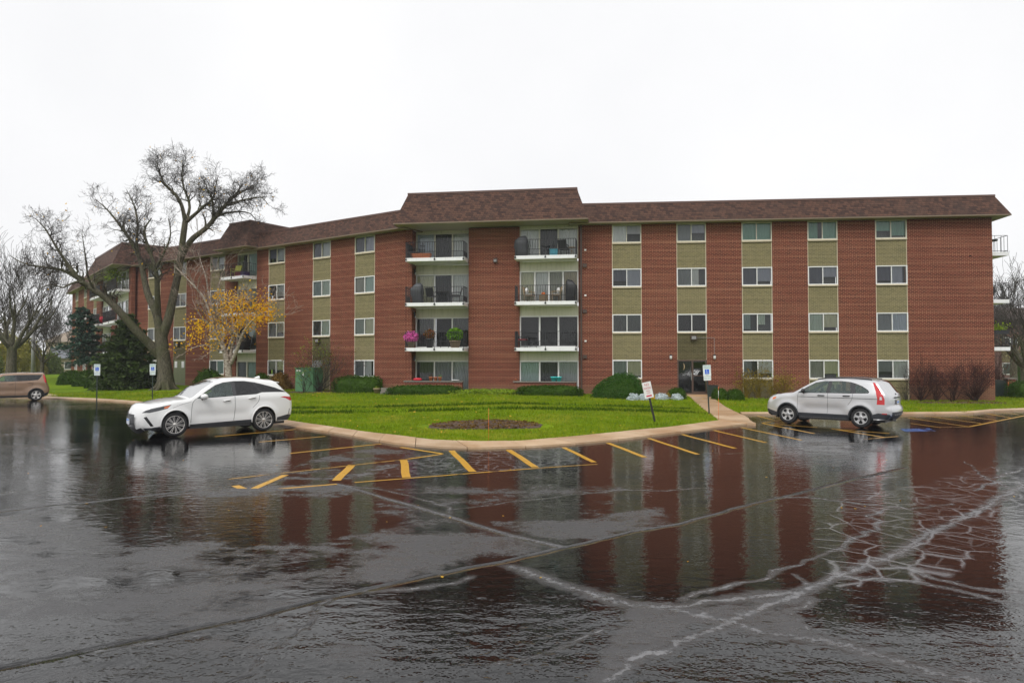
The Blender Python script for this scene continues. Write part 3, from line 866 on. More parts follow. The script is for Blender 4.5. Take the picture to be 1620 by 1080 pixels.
def mansard(W, u0, u1, over, zs, zt, st, su0, su1, back=13.0, hip0=True, hip1=True, name='roof'):
    y0, y1 = -over, -over + st
    a0, a1 = u0 + su0, u1 - su1
    v = [(u0,y0,zs),(u1,y0,zs),(u1,back,zs),(u0,back,zs),(a0,y1,zt),(a1,y1,zt),(a1,back,zt),(a0,back,zt)]
    r = W.part(MB().add(v, [(0,1,5,4),(1,2,6,5),(3,0,4,7),(4,5,6,7)]), name, M['shingle'])
    W.part(MB().add([(u0+.02,y0+.02,zs-.06),(u1-.02,y0+.02,zs-.06),(u1-.02,back,zs-.06),(u0+.02,back,zs-.06)], [(0,3,2,1)]), 'soffit', M['soffit'], r)
    d = MB().box(u0, u1, y0-.015, y0+.02, zs-.065, zs+.0).box(u0-.015, u0+.02, y0+.02, back, zs-.065, zs).box(u1-.02, u1+.015, y0+.02, back, zs-.065, zs)
    W.part(d, 'drip_edge', M['drip'], r)
    e = MB().box(a0-.03, a1+.03, y1-.05, y1+.08, zt-.05, zt+.06).box(a0-.03, a0+.08, y1+.08, back, zt-.05, zt+.06).box(a1-.08, a1+.03, y1+.08, back, zt-.05, zt+.06)
    W.part(e, 'fascia', M['fascia'], r)
    return r
def railing_mesh(u0, u1, y0, yb, z, h=0.92):
    r = MB(); t = 0.014
    for a, b in (((u0,y0),(u1,y0)), ((u0,yb),(u0,y0)), ((u1,y0),(u1,yb))):
        L = math.hypot(b[0]-a[0], b[1]-a[1]); n = max(2, int(L / 0.145))
        for zz in (z+0.07, z+0.36, z+h): r.bar((*a, zz), (*b, zz), 0.014 if zz < z+h else 0.02)
        for i in range(n + 1):
            p = (a[0]+(b[0]-a[0])*i/n, a[1]+(b[1]-a[1])*i/n)
            r.bar((*p, z+0.07), (*p, z+h), t)
            if i < n:
                q = (a[0]+(b[0]-a[0])*(i+.5)/n, a[1]+(b[1]-a[1])*(i+.5)/n)
                r.bar((*q, z+0.07), (*q, z+0.36), t * .8)
    for uu in (u0+.02, (u0+u1)/2, u1-.02):
        r.bar((uu, y0-.012, z-0.12), (uu, y0-.012, z+h), 0.02)
        r.box(uu-.045, uu+.045, y0-.05, y0-.012, z-0.145, z-0.055)
    return r
def balcony(W, u0, u1, z, yb, depth=1.0):
    o = W.holder('balcony')
    W.part(MB().box(u0, u1, -depth, yb, z-0.20, z), 'slab', M['slab'], o)
    W.part(railing_mesh(u0+.03, u1-.03, -depth-.0, min(yb, 0.0), z), 'railing', M['iron'], o)
    return o
def sliding_door(W, u0, u1, z0, z1, y, kinds, fm='frame', ztop=None, curt=None):
    """kinds: per leaf 'g' clear glass or 's' screen"""
    n = len(kinds); fw = 0.07
    f = MB().box(u0, u0+fw, y-.04, y+.10, z0, z1).box(u1-fw, u1, y-.04, y+.10, z0, z1).box(u0+fw, u1-fw, y-.04, y+.10, z1-fw, z1).box(u0+fw, u1-fw, y-.04, y+.10, z0, z0+.10)
    ed = [u0+fw + (u1-u0-2*fw) * i / n for i in range(n + 1)]
    for e in ed[1:-1]: f.box(e-.045, e+.045, y-.02, y+.09, z0+.10, z1-fw)
    o = W.part(f, 'sliding_door', M[fm])
    for i, k in enumerate(kinds):
        a, b = ed[i] + (.045 if i else 0), ed[i+1] - (.045 if i < n-1 else 0)
        yy = y + .03 + .015 * (i % 2)
        MB().add([(a, yy, z0+.10), (b, yy, z0+.10), (b, yy, z1-fw), (a, yy, z1-fw)], [(0,1,2,3)]).build('pane', M['pane_screen' if k == 's' else 'pane'], o)
        c = curt[i] if curt else 'beige'
        if c == 'black':
            MB().add([(a-.06, y+.5, z0), (b+.06, y+.5, z0), (b+.06, y+.5, z1), (a-.06, y+.5, z1)], [(0,1,2,3)]).build('unlit_backing', CL['black'], o)  # black sheet in place of the unlit room behind the leaf
        else: pleats(a-.05, b+.05, z0, z1, y+.12, 9, .022).build('curtain', CL[c], o)
    if ztop: W.part(MB().box(u0, u1, y, y+.12, z1+.002, ztop), 'header_panel', M['cream'], o)
    return o

# right wing
RC = [(1.885, 3.565), (5.565, 7.225), (9.21, 10.885), (12.84, 14.47), (16.505, 18.19)]
wall(WR, 0.03, 22.68, RC)
K = lambda **k: k
column(WR, *RC[0], [('pale_green','cream'), ('dim','dim',K(sc='')), ('slate','lilac'), ('white','white',K(sc='R'))])
column(WR, *RC[1], [None, ('black','black',K(sc='')), ('grey','white'), ('grey','lilac')])
column(WR, *RC[2], [('grey','white'), ('aqua','pale_green'), ('slate','lilac'), ('green','green',K(sc=''))])
column(WR, *RC[3], [('beige','cream'), ('pale_green','cream',K(sc='')), ('slate','lilac'), ('green','green',K(sc=''))])
column(WR, *RC[4], [('grey','white'), ('grey','blueish'), ('slate','lilac'), ('green','green',K(sc=''))])
spandrel(WR, *RC[1], HEADS[0]+.03, HEADS[1]-1.055-.077)
mansard(WR, -0.6, 23.35, 0.6, Z_E+.06, 11.40, 0.55, 0.0, 0.55)
WR.part(MB().box(22.38, 22.68, 0.302, 13.0, -0.3, Z_E), 'wall', M['brick'])
# entrance
u0, u1 = RC[1]
en = WR.part(MB().box(u0, u0+.07, -.01, .14, .40, 2.36).box(u1-.07, u1, -.01, .14, .40, 2.36).box(u0+.07, u1-.07, -.01, .14, 2.28, 2.36).box(u0+.80, u0+.90, -.01, .14, .40, 2.28).box(u0+.07, u0+.8, .0, .13, .40, .47).box(u0+.9, u1-.07, .0, .13, .40, .55).box(u0+.9, u1-.07, .01, .12, 1.42, 1.48), 'entrance_door', M['brown_metal'])
WR.part(MB().add([(u0+.07,.05,.47),(u0+.8,.05,.47),(u0+.8,.05,2.28),(u0+.07,.05,2.28)], [(0,1,2,3)]), 'pane', M['pane_screen'], en)
WR.part(MB().add([(u0+.9,.06,.55),(u1-.07,.06,.55),(u1-.07,.06,2.28),(u0+.9,.06,2.28)], [(0,1,2,3)]), 'pane', M['pane'], en)
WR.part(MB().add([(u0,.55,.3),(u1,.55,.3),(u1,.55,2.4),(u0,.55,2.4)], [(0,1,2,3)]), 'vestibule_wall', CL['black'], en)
WR.part(MB().box(u0+.76, u0+.79, -.06, -.02, 1.2, 1.6).box(u0+.76, u0+.79, -.02, .02, 1.22, 1.25).box(u0+.76, u0+.79, -.02, .02, 1.55, 1.58), 'door_handle', M['steel'], en)
cr = MB(); n = 12; pts = []
for i in range(n + 1):
    t = -1.2 + 2.4 * i / n; pts.append((u0+.26 + .17*math.cos(t), .03, 1.97 + .22*math.sin(t)))
for i in range(n + 1):
    t = 1.2 - 2.4 * i / n; pts.append((u0+.30 + .07*math.cos(t), .03, 1.97 + .215*math.sin(t)))
vs = pts + [(p[0], .045, p[2]) for p in pts]
k2 = len(pts)
cr.add(vs, [tuple(range(k2)), tuple(range(2*k2-1, k2-1, -1))] + [(i, (i+1) % k2, (i+1) % k2 + k2, i + k2) for i in range(k2)])
WR.part(cr, 'crescent_ornament', M['tan_wood'], en)
WR.part(MB().box(u0-.05, u1+.05, -.45, .2, .05, .395), 'door_step', M['concrete'])

# centre wing with two stacks of balconies
wall(WC, 0.0, 10.43, [(0.38, 3.85), (6.91, 10.37)], th=1.0)
mansard(WC, -0.35, 10.97, 1.45, Z_E+.12, 12.22, 0.85, 0.65, 0.65, back=4.0)
CURT_L = [['dim','grey','grey'], ['dim','black','dim'], ['cream','dim','white'], ['blueish','dim','white']]
CURT_R = [['aqua','dim','grey'], ['black','black','black'], ['cream','white','beige'], ['white','dim','white']]
KIN_R = ['gsg', 'gsg', 'ggsg', 'gsg']
for k in range(4):
    ztop = 10.28 if k == 3 else FLOORS[k+1] - 0.202
    hd = HEADS[k] - (.05 if k < 3 else .08)
    sliding_door(WC, .38, 3.85, FLOORS[k] + .02, hd, .85, 'gsg', 'frame_cream' if k == 3 else 'frame', ztop, CURT_L[k])
    sliding_door(WC, 6.91, 10.37, FLOORS[k] + .02, hd, .12, KIN_R[k], 'frame_cream' if k == 3 else 'frame', ztop, CURT_R[k] + (['tan'] if k == 2 else []))
    if k:
        balcony(WC, .25, 3.80, FLOORS[k], .84)
        balcony(WC, 6.75, 10.31, FLOORS[k], .11)
# left wing
LCs = [(-4.335, -2.586), (-8.273, -6.564), (-12.876, -11.128), (-19.755, -17.936), (-24.617, -22.919), (-28.367, -26.578)]
wall(WL, -31.4, -0.02, LCs + [(-16.56, -14.21)])
column(WL, *LCs[0], [('grey','white',K(sill=False)), ('pale_green','cream'), ('beige','aqua'), ('slate','lilac')])
column(WL, *LCs[1], [None, ('dim','pale_green'), ('aqua','pale_green'), ('slate','grey')])
column(WL, *LCs[2], [('beige','cream'), ('grey','beige'), ('dim','grey'), ('slate','grey')])
column(WL, *LCs[3], [('grey','aqua'), ('grey','beige'), ('dim','grey'), ('tan','grey')])
column(WL, *LCs[4], [None, ('grey','black'), ('dim','grey'), ('dim','grey')])
column(WL, *LCs[5], [('grey','beige'), ('grey','beige'), ('dim','grey'), ('dim','grey')])
spandrel(WL, *LCs[1], -.2, HEADS[1]-1.055-.077)
WL.part(MB().box(-8.26, -7.30, -.03, .03, 1.35, 2.32), 'shutter_panel', M['grey'])
spandrel(WL, *LCs[4], HEADS[0]+.03, HEADS[1]-1.055-.077)
g = WL.part(MB().box(-24.617, -22.919, .05, .2, .55, HEADS[0]+.03), 'panel_wall', M['wood_green'])
for i in range(9): WL.part(MB().box(-24.6+i*.19, -24.6+i*.19+.17, .03, .05, .56, 2.36), 'board', M['wood_green'], g)
for uu in (-24.40, -23.45): WL.part(MB().box(uu, uu+.34, .0, .03, 1.75, 2.25).box(uu+.06, uu+.28, -.006, .0, 1.8, 2.18), 'small_window', M['frame'], g)
WL.part(MB().box(-24.617, -22.919, .04, .2, -.2, .548), 'foundation', M['concrete_dark'])
mansard(WL, -31.9, 0.35, 0.6, Z_E+.06, 11.40, 0.55, 0.0, 0.0)
mansard(WL, -17.31, -13.40, 1.45, Z_E+.12, 12.25, 0.85, 0.75, 0.75, back=4.0)
CURT_B = [['grey','aqua'], ['dim','aqua'], ['dim','grey'], ['black','aqua']]
for k in range(4):
    ztop = 10.28 if k == 3 else FLOORS[k+1] - 0.202
    sliding_door(WL, -16.56, -14.21, FLOORS[k]+.02, HEADS[k]-.07, .12, 'sg', 'frame_cream', ztop, CURT_B[k])
    if k: balcony(WL, -17.1, -14.3, FLOORS[k], .11)
# far wing
TC = [(-15.2, -13.6), (-21.0, -19.3), (-26.5, -24.8)]
wall(WT, -29.1, 2.0, TC + [(-4.0, 1.0), (-10.8, -6.2)])
for c in TC: column(WT, *c, [('grey','beige'), ('dim','grey'), ('beige','grey'), ('dim','beige')])
mansard(WT, -29.7, 1.8, 0.6, Z_E+.06, 11.40, 0.55, 0.55, 0.0)
mansard(WT, -11.8, 2.2, 1.45, Z_E+.12, 12.22, 0.85, 0.9, 0.9, back=4.0)
for k in range(4):
    ztop = 10.28 if k == 3 else FLOORS[k+1] - 0.202
    for a, b in ((-4.0, 1.0), (-10.8, -6.2)):
        sliding_door(WT, a, b, FLOORS[k]+.02, HEADS[k]-.07, .12, 'gsg', 'frame', ztop, ['grey','black','beige'])
        if k: balcony(WT, a-.3, b+.3, FLOORS[k], .11)
# balconies on the right end wall
for k in (1, 2, 3):
    o = WR.holder('balcony')
    WR.part(MB().box(22.69, 23.72, .35, 3.9, FLOORS[k]-.20, FLOORS[k]), 'slab', M['slab'], o)
    r = MB(); z = FLOORS[k]
    for a, b in (((22.7,.38),(23.7,.38)), ((23.7,.38),(23.7,3.87)), ((23.7,3.87),(22.7,3.87))):
        L = math.hypot(b[0]-a[0], b[1]-a[1]); n = max(2, int(L/.3))
        for zz in (.07, .92): r.bar((*a, z+zz), (*b, z+zz), .016)
        for i in range(n+1):
            p = (a[0]+(b[0]-a[0])*i/n, a[1]+(b[1]-a[1])*i/n); r.bar((*p, z-.1), (*p, z+.92), .012)
    WR.part(r, 'railing', M['iron'], o)
# low patio walls with caps, downspout, lamps, vents
for a, b in ((.21, 3.68), (6.70, 10.28)):
    o = WC.part(MB().box(a, b, -.95, -.72, -.1, 1.06).box(a, a+.23, -.72, -.002, -.1, 1.06), 'patio_wall', M['brick'])
    WC.part(MB().box(a-.04, b+.04, -1.0, -.68, 1.062, 1.13), 'cap', M['concrete_dark'], o)
WR.part(MB().box(.055, .15, -.075, .0, .35, Z_E), 'downspout', M['brown_metal'])
def wall_lamp(W, u, z):
    o = W.part(MB().box(u-.07, u+.07, -.10, .0, z+.06, z+.14), 'wall_lamp', M['black'])
    W.part(MB().lathe([(.03,-.14),(.065,-.10),(.075,-.02),(.06,.06)], 10, (u, -.09, z)), 'globe', M['lamp_glass'], o)
wall_lamp(WR, 5.19, 2.52); wall_lamp(WR, 7.64, 2.52)
def flood(W, u, z):
    o = W.part(MB().box(u-.17, u+.17, -.16, -.0, z-.13, z+.13), 'floodlight', M['brown_metal'])
    W.part(MB().box(u-.12, u+.12, -.18, -.16, z-.09, z+.08), 'lens', M['grey'], o)
flood(WR, 6.48, 3.62); flood(WL, -7.67, 3.62); flood(WL, -23.9, 3.6)
o = WC.part(MB().box(5.37, 5.59, -.18, 0, 8.12, 8.36), 'floodlight', M['brown_metal'])
WC.part(MB().box(5.40, 5.56, -.2, -.18, 8.14, 8.26), 'lens', M['grey'], o)
for z in (7.84, 5.18, 2.54): WR.part(MB().box(.19, .42, -.09, 0, z-.10, z+.10), 'vent_hood', M['brown_metal'])
for z in (8.75, 6.1, 3.45): WR.part(MB().box(.28, .40, -.05, 0, z-.05, z+.04), 'vent_hood', M['white'])
WR.part(MB().bar((6.65, -.02, 3.62), (7.6, -.02, 3.60), .012).bar((7.64, -.02, 3.6), (7.64, -.02, 2.68), .012), 'conduit', M['grey'])
WR.part(MB().box(21.46, 21.58, -.01, .002, 8.06, 8.11), 'vent_hole', M['dark'])
for i, k in enumerate((1, 2, 3)):
    o = WC.part(MB().box(.381, .45, .35, .55, FLOORS[k]-.75, FLOORS[k]-.45), 'wall_lamp', M['black'])
    WC.part(MB().lathe([(.03,-.12),(.055,-.05),(.05,.03)], 8, (.47, .45, FLOORS[k]-.70)), 'globe', M['lamp_glass'], o)
# ------------------------------------------------------------------ cars
def car_paint(name, c, metal=0.0, flake=0.0):
    k = Nodes(name)
    n = k.noise(2.0, 3.0, 0.5, k.coord())
    k.P(Base_Color=k.mix(n, tuple(x*.95 for x in c), c), Roughness=0.28 if not metal else 0.34, Metallic=metal)
    k.b.inputs['Coat Weight'].default_value = 1.0
    k.b.inputs['Coat Roughness'].default_value = 0.03
    return k.m
M['paint_white'] = car_paint('white_car_paint', (0.80, 0.80, 0.79))
M['paint_silver'] = car_paint('silver_car_paint', (0.60, 0.60, 0.61), 0.55)
M['paint_brown'] = car_paint('brown_car_paint', (0.30, 0.185, 0.115), 0.25)
M['alloy'] = plain('alloy', (0.62, 0.60, 0.57), 0.3, metal=0.85)
M['alloy_silver'] = plain('painted_wheel', (0.55, 0.55, 0.55), 0.35, metal=0.5)
M['lamp_red'] = plain('red_lens', (0.55, 0.012, 0.015), 0.12, coat=1.0)
M['lamp_clear'] = plain('clear_lens', (0.60, 0.61, 0.62), 0.12, coat=1.0)
M['lamp_dark'] = plain('smoked_lens', (0.045, 0.048, 0.055), 0.1, coat=1.0)
M['lamp_orange'] = plain('orange_lens', (0.70, 0.16, 0.04), 0.15, coat=1.0)
M['clad'] = plain('dark_cladding', (0.030, 0.034, 0.040), 0.45)
M['gloss_black'] = plain('gloss_black', (0.012, 0.012, 0.014), 0.1, coat=1.0)
M['chrome'] = plain('chrome', (0.65, 0.66, 0.68), 0.12, metal=1.0)
M['plate_white'] = plain('plate_white', (0.62, 0.66, 0.74), 0.4)
M['plate_blue'] = plain('plate_blue', (0.10, 0.25, 0.62), 0.4)
M['seat_light'] = plain('pale_seat', (0.30, 0.29, 0.27), 0.8)
M['seat_dark'] = plain('dark_seat', (0.06, 0.06, 0.062), 0.8)

def catmull(pts, step=0.05):
    P = [np.array(p, float) for p in pts]; out = []
    for i in range(len(P) - 1):
        p0, p1, p2, p3 = P[max(i-1,0)], P[i], P[i+1], P[min(i+2,len(P)-1)]
        n = max(1, int(np.linalg.norm(p2-p1) / step))
        for j in range(n):
            t = j / n
            out.append(0.5*((2*p1) + (-p0+p2)*t + (2*p0-5*p1+4*p2-p3)*t*t + (-p0+3*p1-3*p2+p3)*t**3))
    out.append(P[-1]); return out
def dense(poly, step=0.08):
    out = []
    for a, b in zip(poly, poly[1:] + poly[:1]):
        a, b = np.array(a, float), np.array(b, float); n = max(1, int(np.linalg.norm(b-a)/step))
        out += [tuple(a + (b-a)*t/n) for t in range(n)]
    return out

class Car:
    """x runs from the nose (0) to the tail, y to the car's left is negative, z up"""
    def __init__(s, root, paint, L, hw, top, sill, axles, arch_r, wheel_r, belt, tumble, taper_f, taper_r, nose=.14, tail=.10):
        s.root, s.paint, s.L, s.hw, s.belt, s.tumble = root, M[paint], L, hw, belt, tumble
        s.axles, s.wr, s.ar = axles, wheel_r, arch_r
        s.tf, s.tr, s.nose, s.tail = taper_f, taper_r, nose, tail
        s.top = [tuple(p) for p in catmull(top)]
        T = np.array(s.top); s.topA = T
        bot = []                               # from tail back to nose, with the wheel arches
        def arch(cx):
            a0 = math.asin(max(-1, min(1, (sill - wheel_r) / arch_r)))
            return [(cx + arch_r*math.cos(t), wheel_r + arch_r*math.sin(t)) for t in np.linspace(a0, math.pi - a0, 17)]
        for cx in (axles[1], axles[0]): bot += arch(cx)
        s.arches = [arch(axles[0]), arch(axles[1])]
        s.outline = s.top + bot
        o = dense(s.outline, 0.09)
        s.outd = o
        s.feat = []
    def width(s, x, z):
        x, z = np.asarray(x, float), np.asarray(z, float)
        w = np.full(x.shape, s.hw)
        w = w - s.tf * np.clip((1.0 - x) / 1.0, 0, 1)**2.2 - s.tr * np.clip((x - (s.L - .9)) / .9, 0, 1)**2.2
        w = w - 0.05 * np.clip((0.62 - z) / 0.4, 0, 1)**1.6
        w = w - 0.022 * np.exp(-((z - 0.60) / 0.13)**2) * smoothstep(x, s.axles[0]+.45, s.axles[0]+.75) * (1 - smoothstep(x, s.axles[1]-.75, s.axles[1]-.42))
        for c in s.axles:
            r = np.hypot(x - c, z - s.wr)
            w = w + 0.022 * np.exp(-((r - s.ar - .03) / 0.07)**2)
        zb = np.clip(z - s.belt, 0, None)
        return w - s.tumble * zb - 0.10 * zb**2
    def y(s, x, z):
        x, z = np.atleast_1d(np.asarray(x, float)), np.atleast_1d(np.asarray(z, float))
        P = np.column_stack([x, z])
        d = seg_dist(P, s.top)
        r = np.where(x < 0.6, 0.13, np.where(z > s.belt + .02, np.where(x < s.L*.47, 0.055, 0.09), 0.10))
        q = np.clip(1 - d / r, 0, 1)
        return s.width(x, z) - r * (1 - np.sqrt(np.clip(1 - q*q, 0, 1))) * 0.9
    def feature(s, name, mat, poly, both=True, parent=None): s.feat.append((name, mat, [tuple(p) for p in poly], parent))
    def build(s, glass_marks):
        """cut the side along every feature outline, so that each lies flush in the body"""
        V = [Vector(p) for p in s.outd]
        E = [(i, (i+1) % len(V)) for i in range(len(V))]
        for nm, mt, pl, pa in s.feat:
            d = dense(pl, 0.08); o = len(V)
            V += [Vector(p) for p in d]; E += [(o+i, o+(i+1) % len(d)) for i in range(len(d))]
        gpts = np.array([(x, z) for z in np.arange(.2, 1.75, .055) for x in np.arange(0.02, s.L, .065)])
        ok = in_poly(gpts, s.outd) & (seg_dist(gpts, s.outd + s.outd[:1]) > .025)
        V += [Vector(p) for p in gpts[ok]]
        R = delaunay_2d_cdt(V, E, [], 0, 1e-4)
        P = np.array([tuple(p) for p in R[0]]); T = np.array([f for f in R[2] if len(f) == 3])
        ce = P[T].mean(1)
        T = T[in_poly(ce, s.outd)]; ce = P[T].mean(1)
        own = np.full(len(T), -1)
        for k, (nm, mt, pl, pa) in enumerate(s.feat): own[in_poly(ce, pl)] = k
        Y = s.y(P[:, 0], P[:, 1])
        def sub(tri, sign):
            ids = np.unique(tri); mp = {int(a): i for i, a in enumerate(ids)}
            vs = [(P[i, 0], sign * Y[i], P[i, 1]) for i in ids]
            return vs, [tuple(mp[int(a)] for a in (t if sign < 0 else t[::-1])) for t in tri]
        body = MB()
        for sg in (-1, 1): body.add(*sub(T[own == -1], sg), True)
        made = {}
        for k, (nm, mt, pl, pa) in enumerate(s.feat):
            for sg in (-1, 1):
                m = MB().add(*sub(T[own == k], sg), True)
                made[(k, sg)] = m.build(nm, M[mt] if mt != 'paint' else s.paint, s.root)
        # the band over the car from nose to tail
        A = s.topA; n = len(A)
        tg = np.gradient(A, axis=0); tg /= np.linalg.norm(tg, axis=1)[:, None]
        nr = np.column_stack([-tg[:, 1], tg[:, 0]])
        Ye = s.y(A[:, 0], A[:, 1])
        J = np.linspace(-1, 1, 17)
        cz = np.where(nr[:, 0] < -.5, s.nose, np.where(nr[:, 0] > .5, s.tail, .035))
        kk = np.ones(9) / 9; cz = np.convolve(np.pad(cz, 4, mode='edge'), kk, 'valid')
        grid = np.zeros((n, 17, 3))
        for j, t in enumerate(J):
            bul = (1 - abs(t)**2.2) * cz
            grid[:, j, 0] = A[:, 0] + nr[:, 0] * bul
            grid[:, j, 1] = t * Ye
            grid[:, j, 2] = A[:, 1] + nr[:, 1] * bul
        s.grid = grid
        def near_i(p): return int(np.argmin(np.hypot(*(A - np.array(p)).T)))
        marks = [(nm, mt, near_i(a), near_i(b), jm) for nm, mt, a, b, jm in glass_marks]
        vs = grid.reshape(-1, 3)
        groups = {None: []}
        for i in range(n - 1):
            for j in range(16):
                key = None
                for q, (nm, mt, a, b, jm) in enumerate(marks):
                    if a <= i < b and jm <= j < 16 - jm: key = q
                groups.setdefault(key, []).append((i*17+j, i*17+j+1, (i+1)*17+j+1, (i+1)*17+j))
        body.add(vs, groups[None], True)
        s.body = body.build('body', s.paint, s.root)
        for q, (nm, mt, a, b, jm) in enumerate(marks):
            if q in groups: MB().add(vs, groups[q], True).build(nm, M[mt] if mt != 'paint' else s.paint, s.root)
        # underside and wheel housings
        u = MB().box(.35, s.L-.25, -s.hw+.26, s.hw-.26, .20, .70)
        u.box(s.axles[0]+s.ar+.02, s.axles[1]-s.ar-.02, -s.hw+.07, s.hw-.07, .21, .60)
        for cx in s.axles:
            for sg in (-1, 1):
                pts = [(cx + (s.ar+.012)*math.cos(t), s.wr + (s.ar+.012)*math.sin(t)) for t in np.linspace(-.35, math.pi+.35, 15)]
                ya, yb = sg*(s.hw-.27), sg*(s.hw-.045)
                u.add([(p[0], ya, p[1]) for p in pts] + [(p[0], yb, p[1]) for p in pts], [(i, i+1, i+16, i+15) for i in range(14)])
        u.build('underbody', M['black'], s.root)
        # arch lips
        return s
    def lips(s, mat, w=.03):
        for a in s.arches:
            for sg in (-1, 1):
                m = MB(); P = np.array(a); c = P.mean(0)
                yy = s.y(P[:, 0], P[:, 1])
                pts = [(p[0], sg*(yq+.004), p[1]) for p, yq in zip(P, yy)]
                m.tube(pts, [w]*len(pts), 6)
                m.build('arch_trim', M[mat], s.root)
    def seam(s, pts, w=.006, name='panel_gap', mat='black'):
        P = np.array(catmull(pts, .06)); yy = s.y(P[:, 0], P[:, 1])
        for sg in (-1, 1):
            MB().tube([(p[0], sg*(q+.0), p[1]) for p, q in zip(P, yy)], [w]*len(P), 4).build(name, M[mat], s.root)
    def side_box(s, x, z, lx, lz, t, name, mat, tilt=0.0):
        yy = float(s.y(x, z)[0])
        for sg in (-1, 1):
            m = MB()
            a, b = (x-lx/2, z-tilt), (x+lx/2, z+tilt)
            m.tube([(a[0], sg*(yy+.005), a[1]), (a[0]+.03, sg*(yy+t), a[1]), (b[0]-.03, sg*(yy+t), b[1]), (b[0], sg*(yy+.005), b[1])], [lz*.35, lz*.5, lz*.5, lz*.35], 8)
            m.build(name, M[mat], s.root)
    def mirror(s, x, z, mat, size=(.10, .11, .075)):
        yy = float(s.y(x, z-.05)[0])
        for sg in (-1, 1):
            o = MB().ball((x+.03, sg*(yy+.13), z+.03), size, 14, 8).build('door_mirror', M[mat] if mat != 'paint' else s.paint, s.root)
            MB().tube([(x, sg*(yy-.02), z-.05), (x+.02, sg*(yy+.10), z-.02)], [.035, .03], 6).ball((x+.035, sg*(yy+.12), z-.015), (size[0]*.85, size[1]*.85, .04), 10, 6).build('mirror_foot', M['black'], o)
    def wheels(s, kind, rim_r, width=.23, mats=('alloy', 'black')):
        for cx in s.axles:
            for sg in (-1, 1):
                yo = sg * (s.hw - .035)
                w = empty('wheel', (cx, yo, s.wr), 0 if sg < 0 else math.pi, s.root)
                R, r = s.wr, rim_r
                MB().lathe([(r-.02, .02), (r, -.004), (r+.02, -.014), (R-.05, -.012), (R-.018, .004), (R-.003, .035), (R, .08), (R, width-.06), (R-.02, width-.01), (r, width)], 36, (0,0,0), 'y').build('tyre', M['rubber'], w)
                MB().lathe([(r-.015, .012), (r-.03, .05), (r-.04, .07), (.02, .075)], 32, (0,0,0), 'y').build('rim_barrel', M[mats[1]], w)
                rim = MB()
                tt = np.linspace(0, 2*math.pi, 33)
                rim.tube([((r-.012)*math.cos(t), .004, (r-.012)*math.sin(t)) for t in tt], [.011]*33, 5)
                if kind == 'multi':
                    for q in range(20):
                        t = 2*math.pi*q/20 + (.06 if q % 2 else -.06)
                        t2 = 2*math.pi*q/20 + (.03 if q % 2 else -.03)
                        rim.tube([(.045*math.cos(t2), .012, .045*math.sin(t2)), ((r-.015)*math.cos(t), .004, (r-.015)*math.sin(t))], [.007, .011], 4)
                    rim.lathe([(.055, .012), (.05, .0), (.0001, -.004)], 14, (0,0,0), 'y')
                else:
                    n = 5
                    for q in range(n):
                        t = 2*math.pi*q/n + .3
                        a = .21 if kind == 'steel' else .30; b = .40 if kind == 'steel' else .28
                        p = [(.07*math.cos(t-.6), .07*math.sin(t-.6)), ((r-.06)*math.cos(t-a), (r-.06)*math.sin(t-a)), ((r-.012)*math.cos(t-b), (r-.012)*math.sin(t-b)), ((r-.012)*math.cos(t+b), (r-.012)*math.sin(t+b)), ((r-.06)*math.cos(t+a), (r-.06)*math.sin(t+a)), (.07*math.cos(t+.6), .07*math.sin(t+.6))]
                        vs = [(x, .006, z) for x, z in p] + [(x, .03, z) for x, z in p]
                        rim.add(vs, [(0,1,2,3,4,5), (11,10,9,8,7,6)] + [(i, (i+1) % 6, (i+1) % 6 + 6, i + 6) for i in range(6)])
                    rim.lathe([(.085, .02), (.085, .004), (.06, -.004), (.0001, -.006)], 16, (0,0,0), 'y')
                rim.build('rim', M[mats[0]], w)
                if kind == 'steel': MB().lathe([(.05, -.002), (.045, -.012), (.0001, -.012)], 14, (0,0,0), 'y').build('hub_cap', M['grey'], w)
    def seats(s, xs, mat):
        for x in xs:
            for yy in (-.38, .38):
                m = MB()
                m.box(x-.25, x+.27, yy-.24, yy+.24, .56, .72)
                m.tube([(x+.22, yy, .70), (x+.33, yy, 1.0), (x+.38, yy, 1.20)], [.26, .24, .17], 8)
                m.box(x+.33, x+.43, yy-.12, yy+.12, 1.22, 1.40)
                m.build('seat', M[mat], s.root)

def place_car(name, front_px, rear_px, yaw_deg, axles, hw, label):
    """stand a car so that the midpoint of its near wheels falls where the photo shows it"""
    a, b = G(*front_px), G(*rear_px)
    mid = (a + b) / 2
    th = rad(yaw_deg)
    fwd = np.array([-math.cos(th), -math.sin(th), 0])          # nose direction
    X = -fwd                                                   # local +x runs tailward
    Yax = np.array([-X[1], X[0], 0])
    o = mid - X * (axles[0] + axles[1]) / 2 + Yax * hw
    return tag(empty(name, (o[0], o[1], 0), math.atan2(X[1], X[0])), label, 'car')

def squash(rt, sx, sz):
    """final proportions of a body; the wheels stay round"""
    rt.scale = (sx, 1, sz)
    for ch in rt.children:
        if ch.name.startswith('wheel'): ch.scale = (1/sx, 1, 1/sz); ch.location.z = ch.location.z / sz
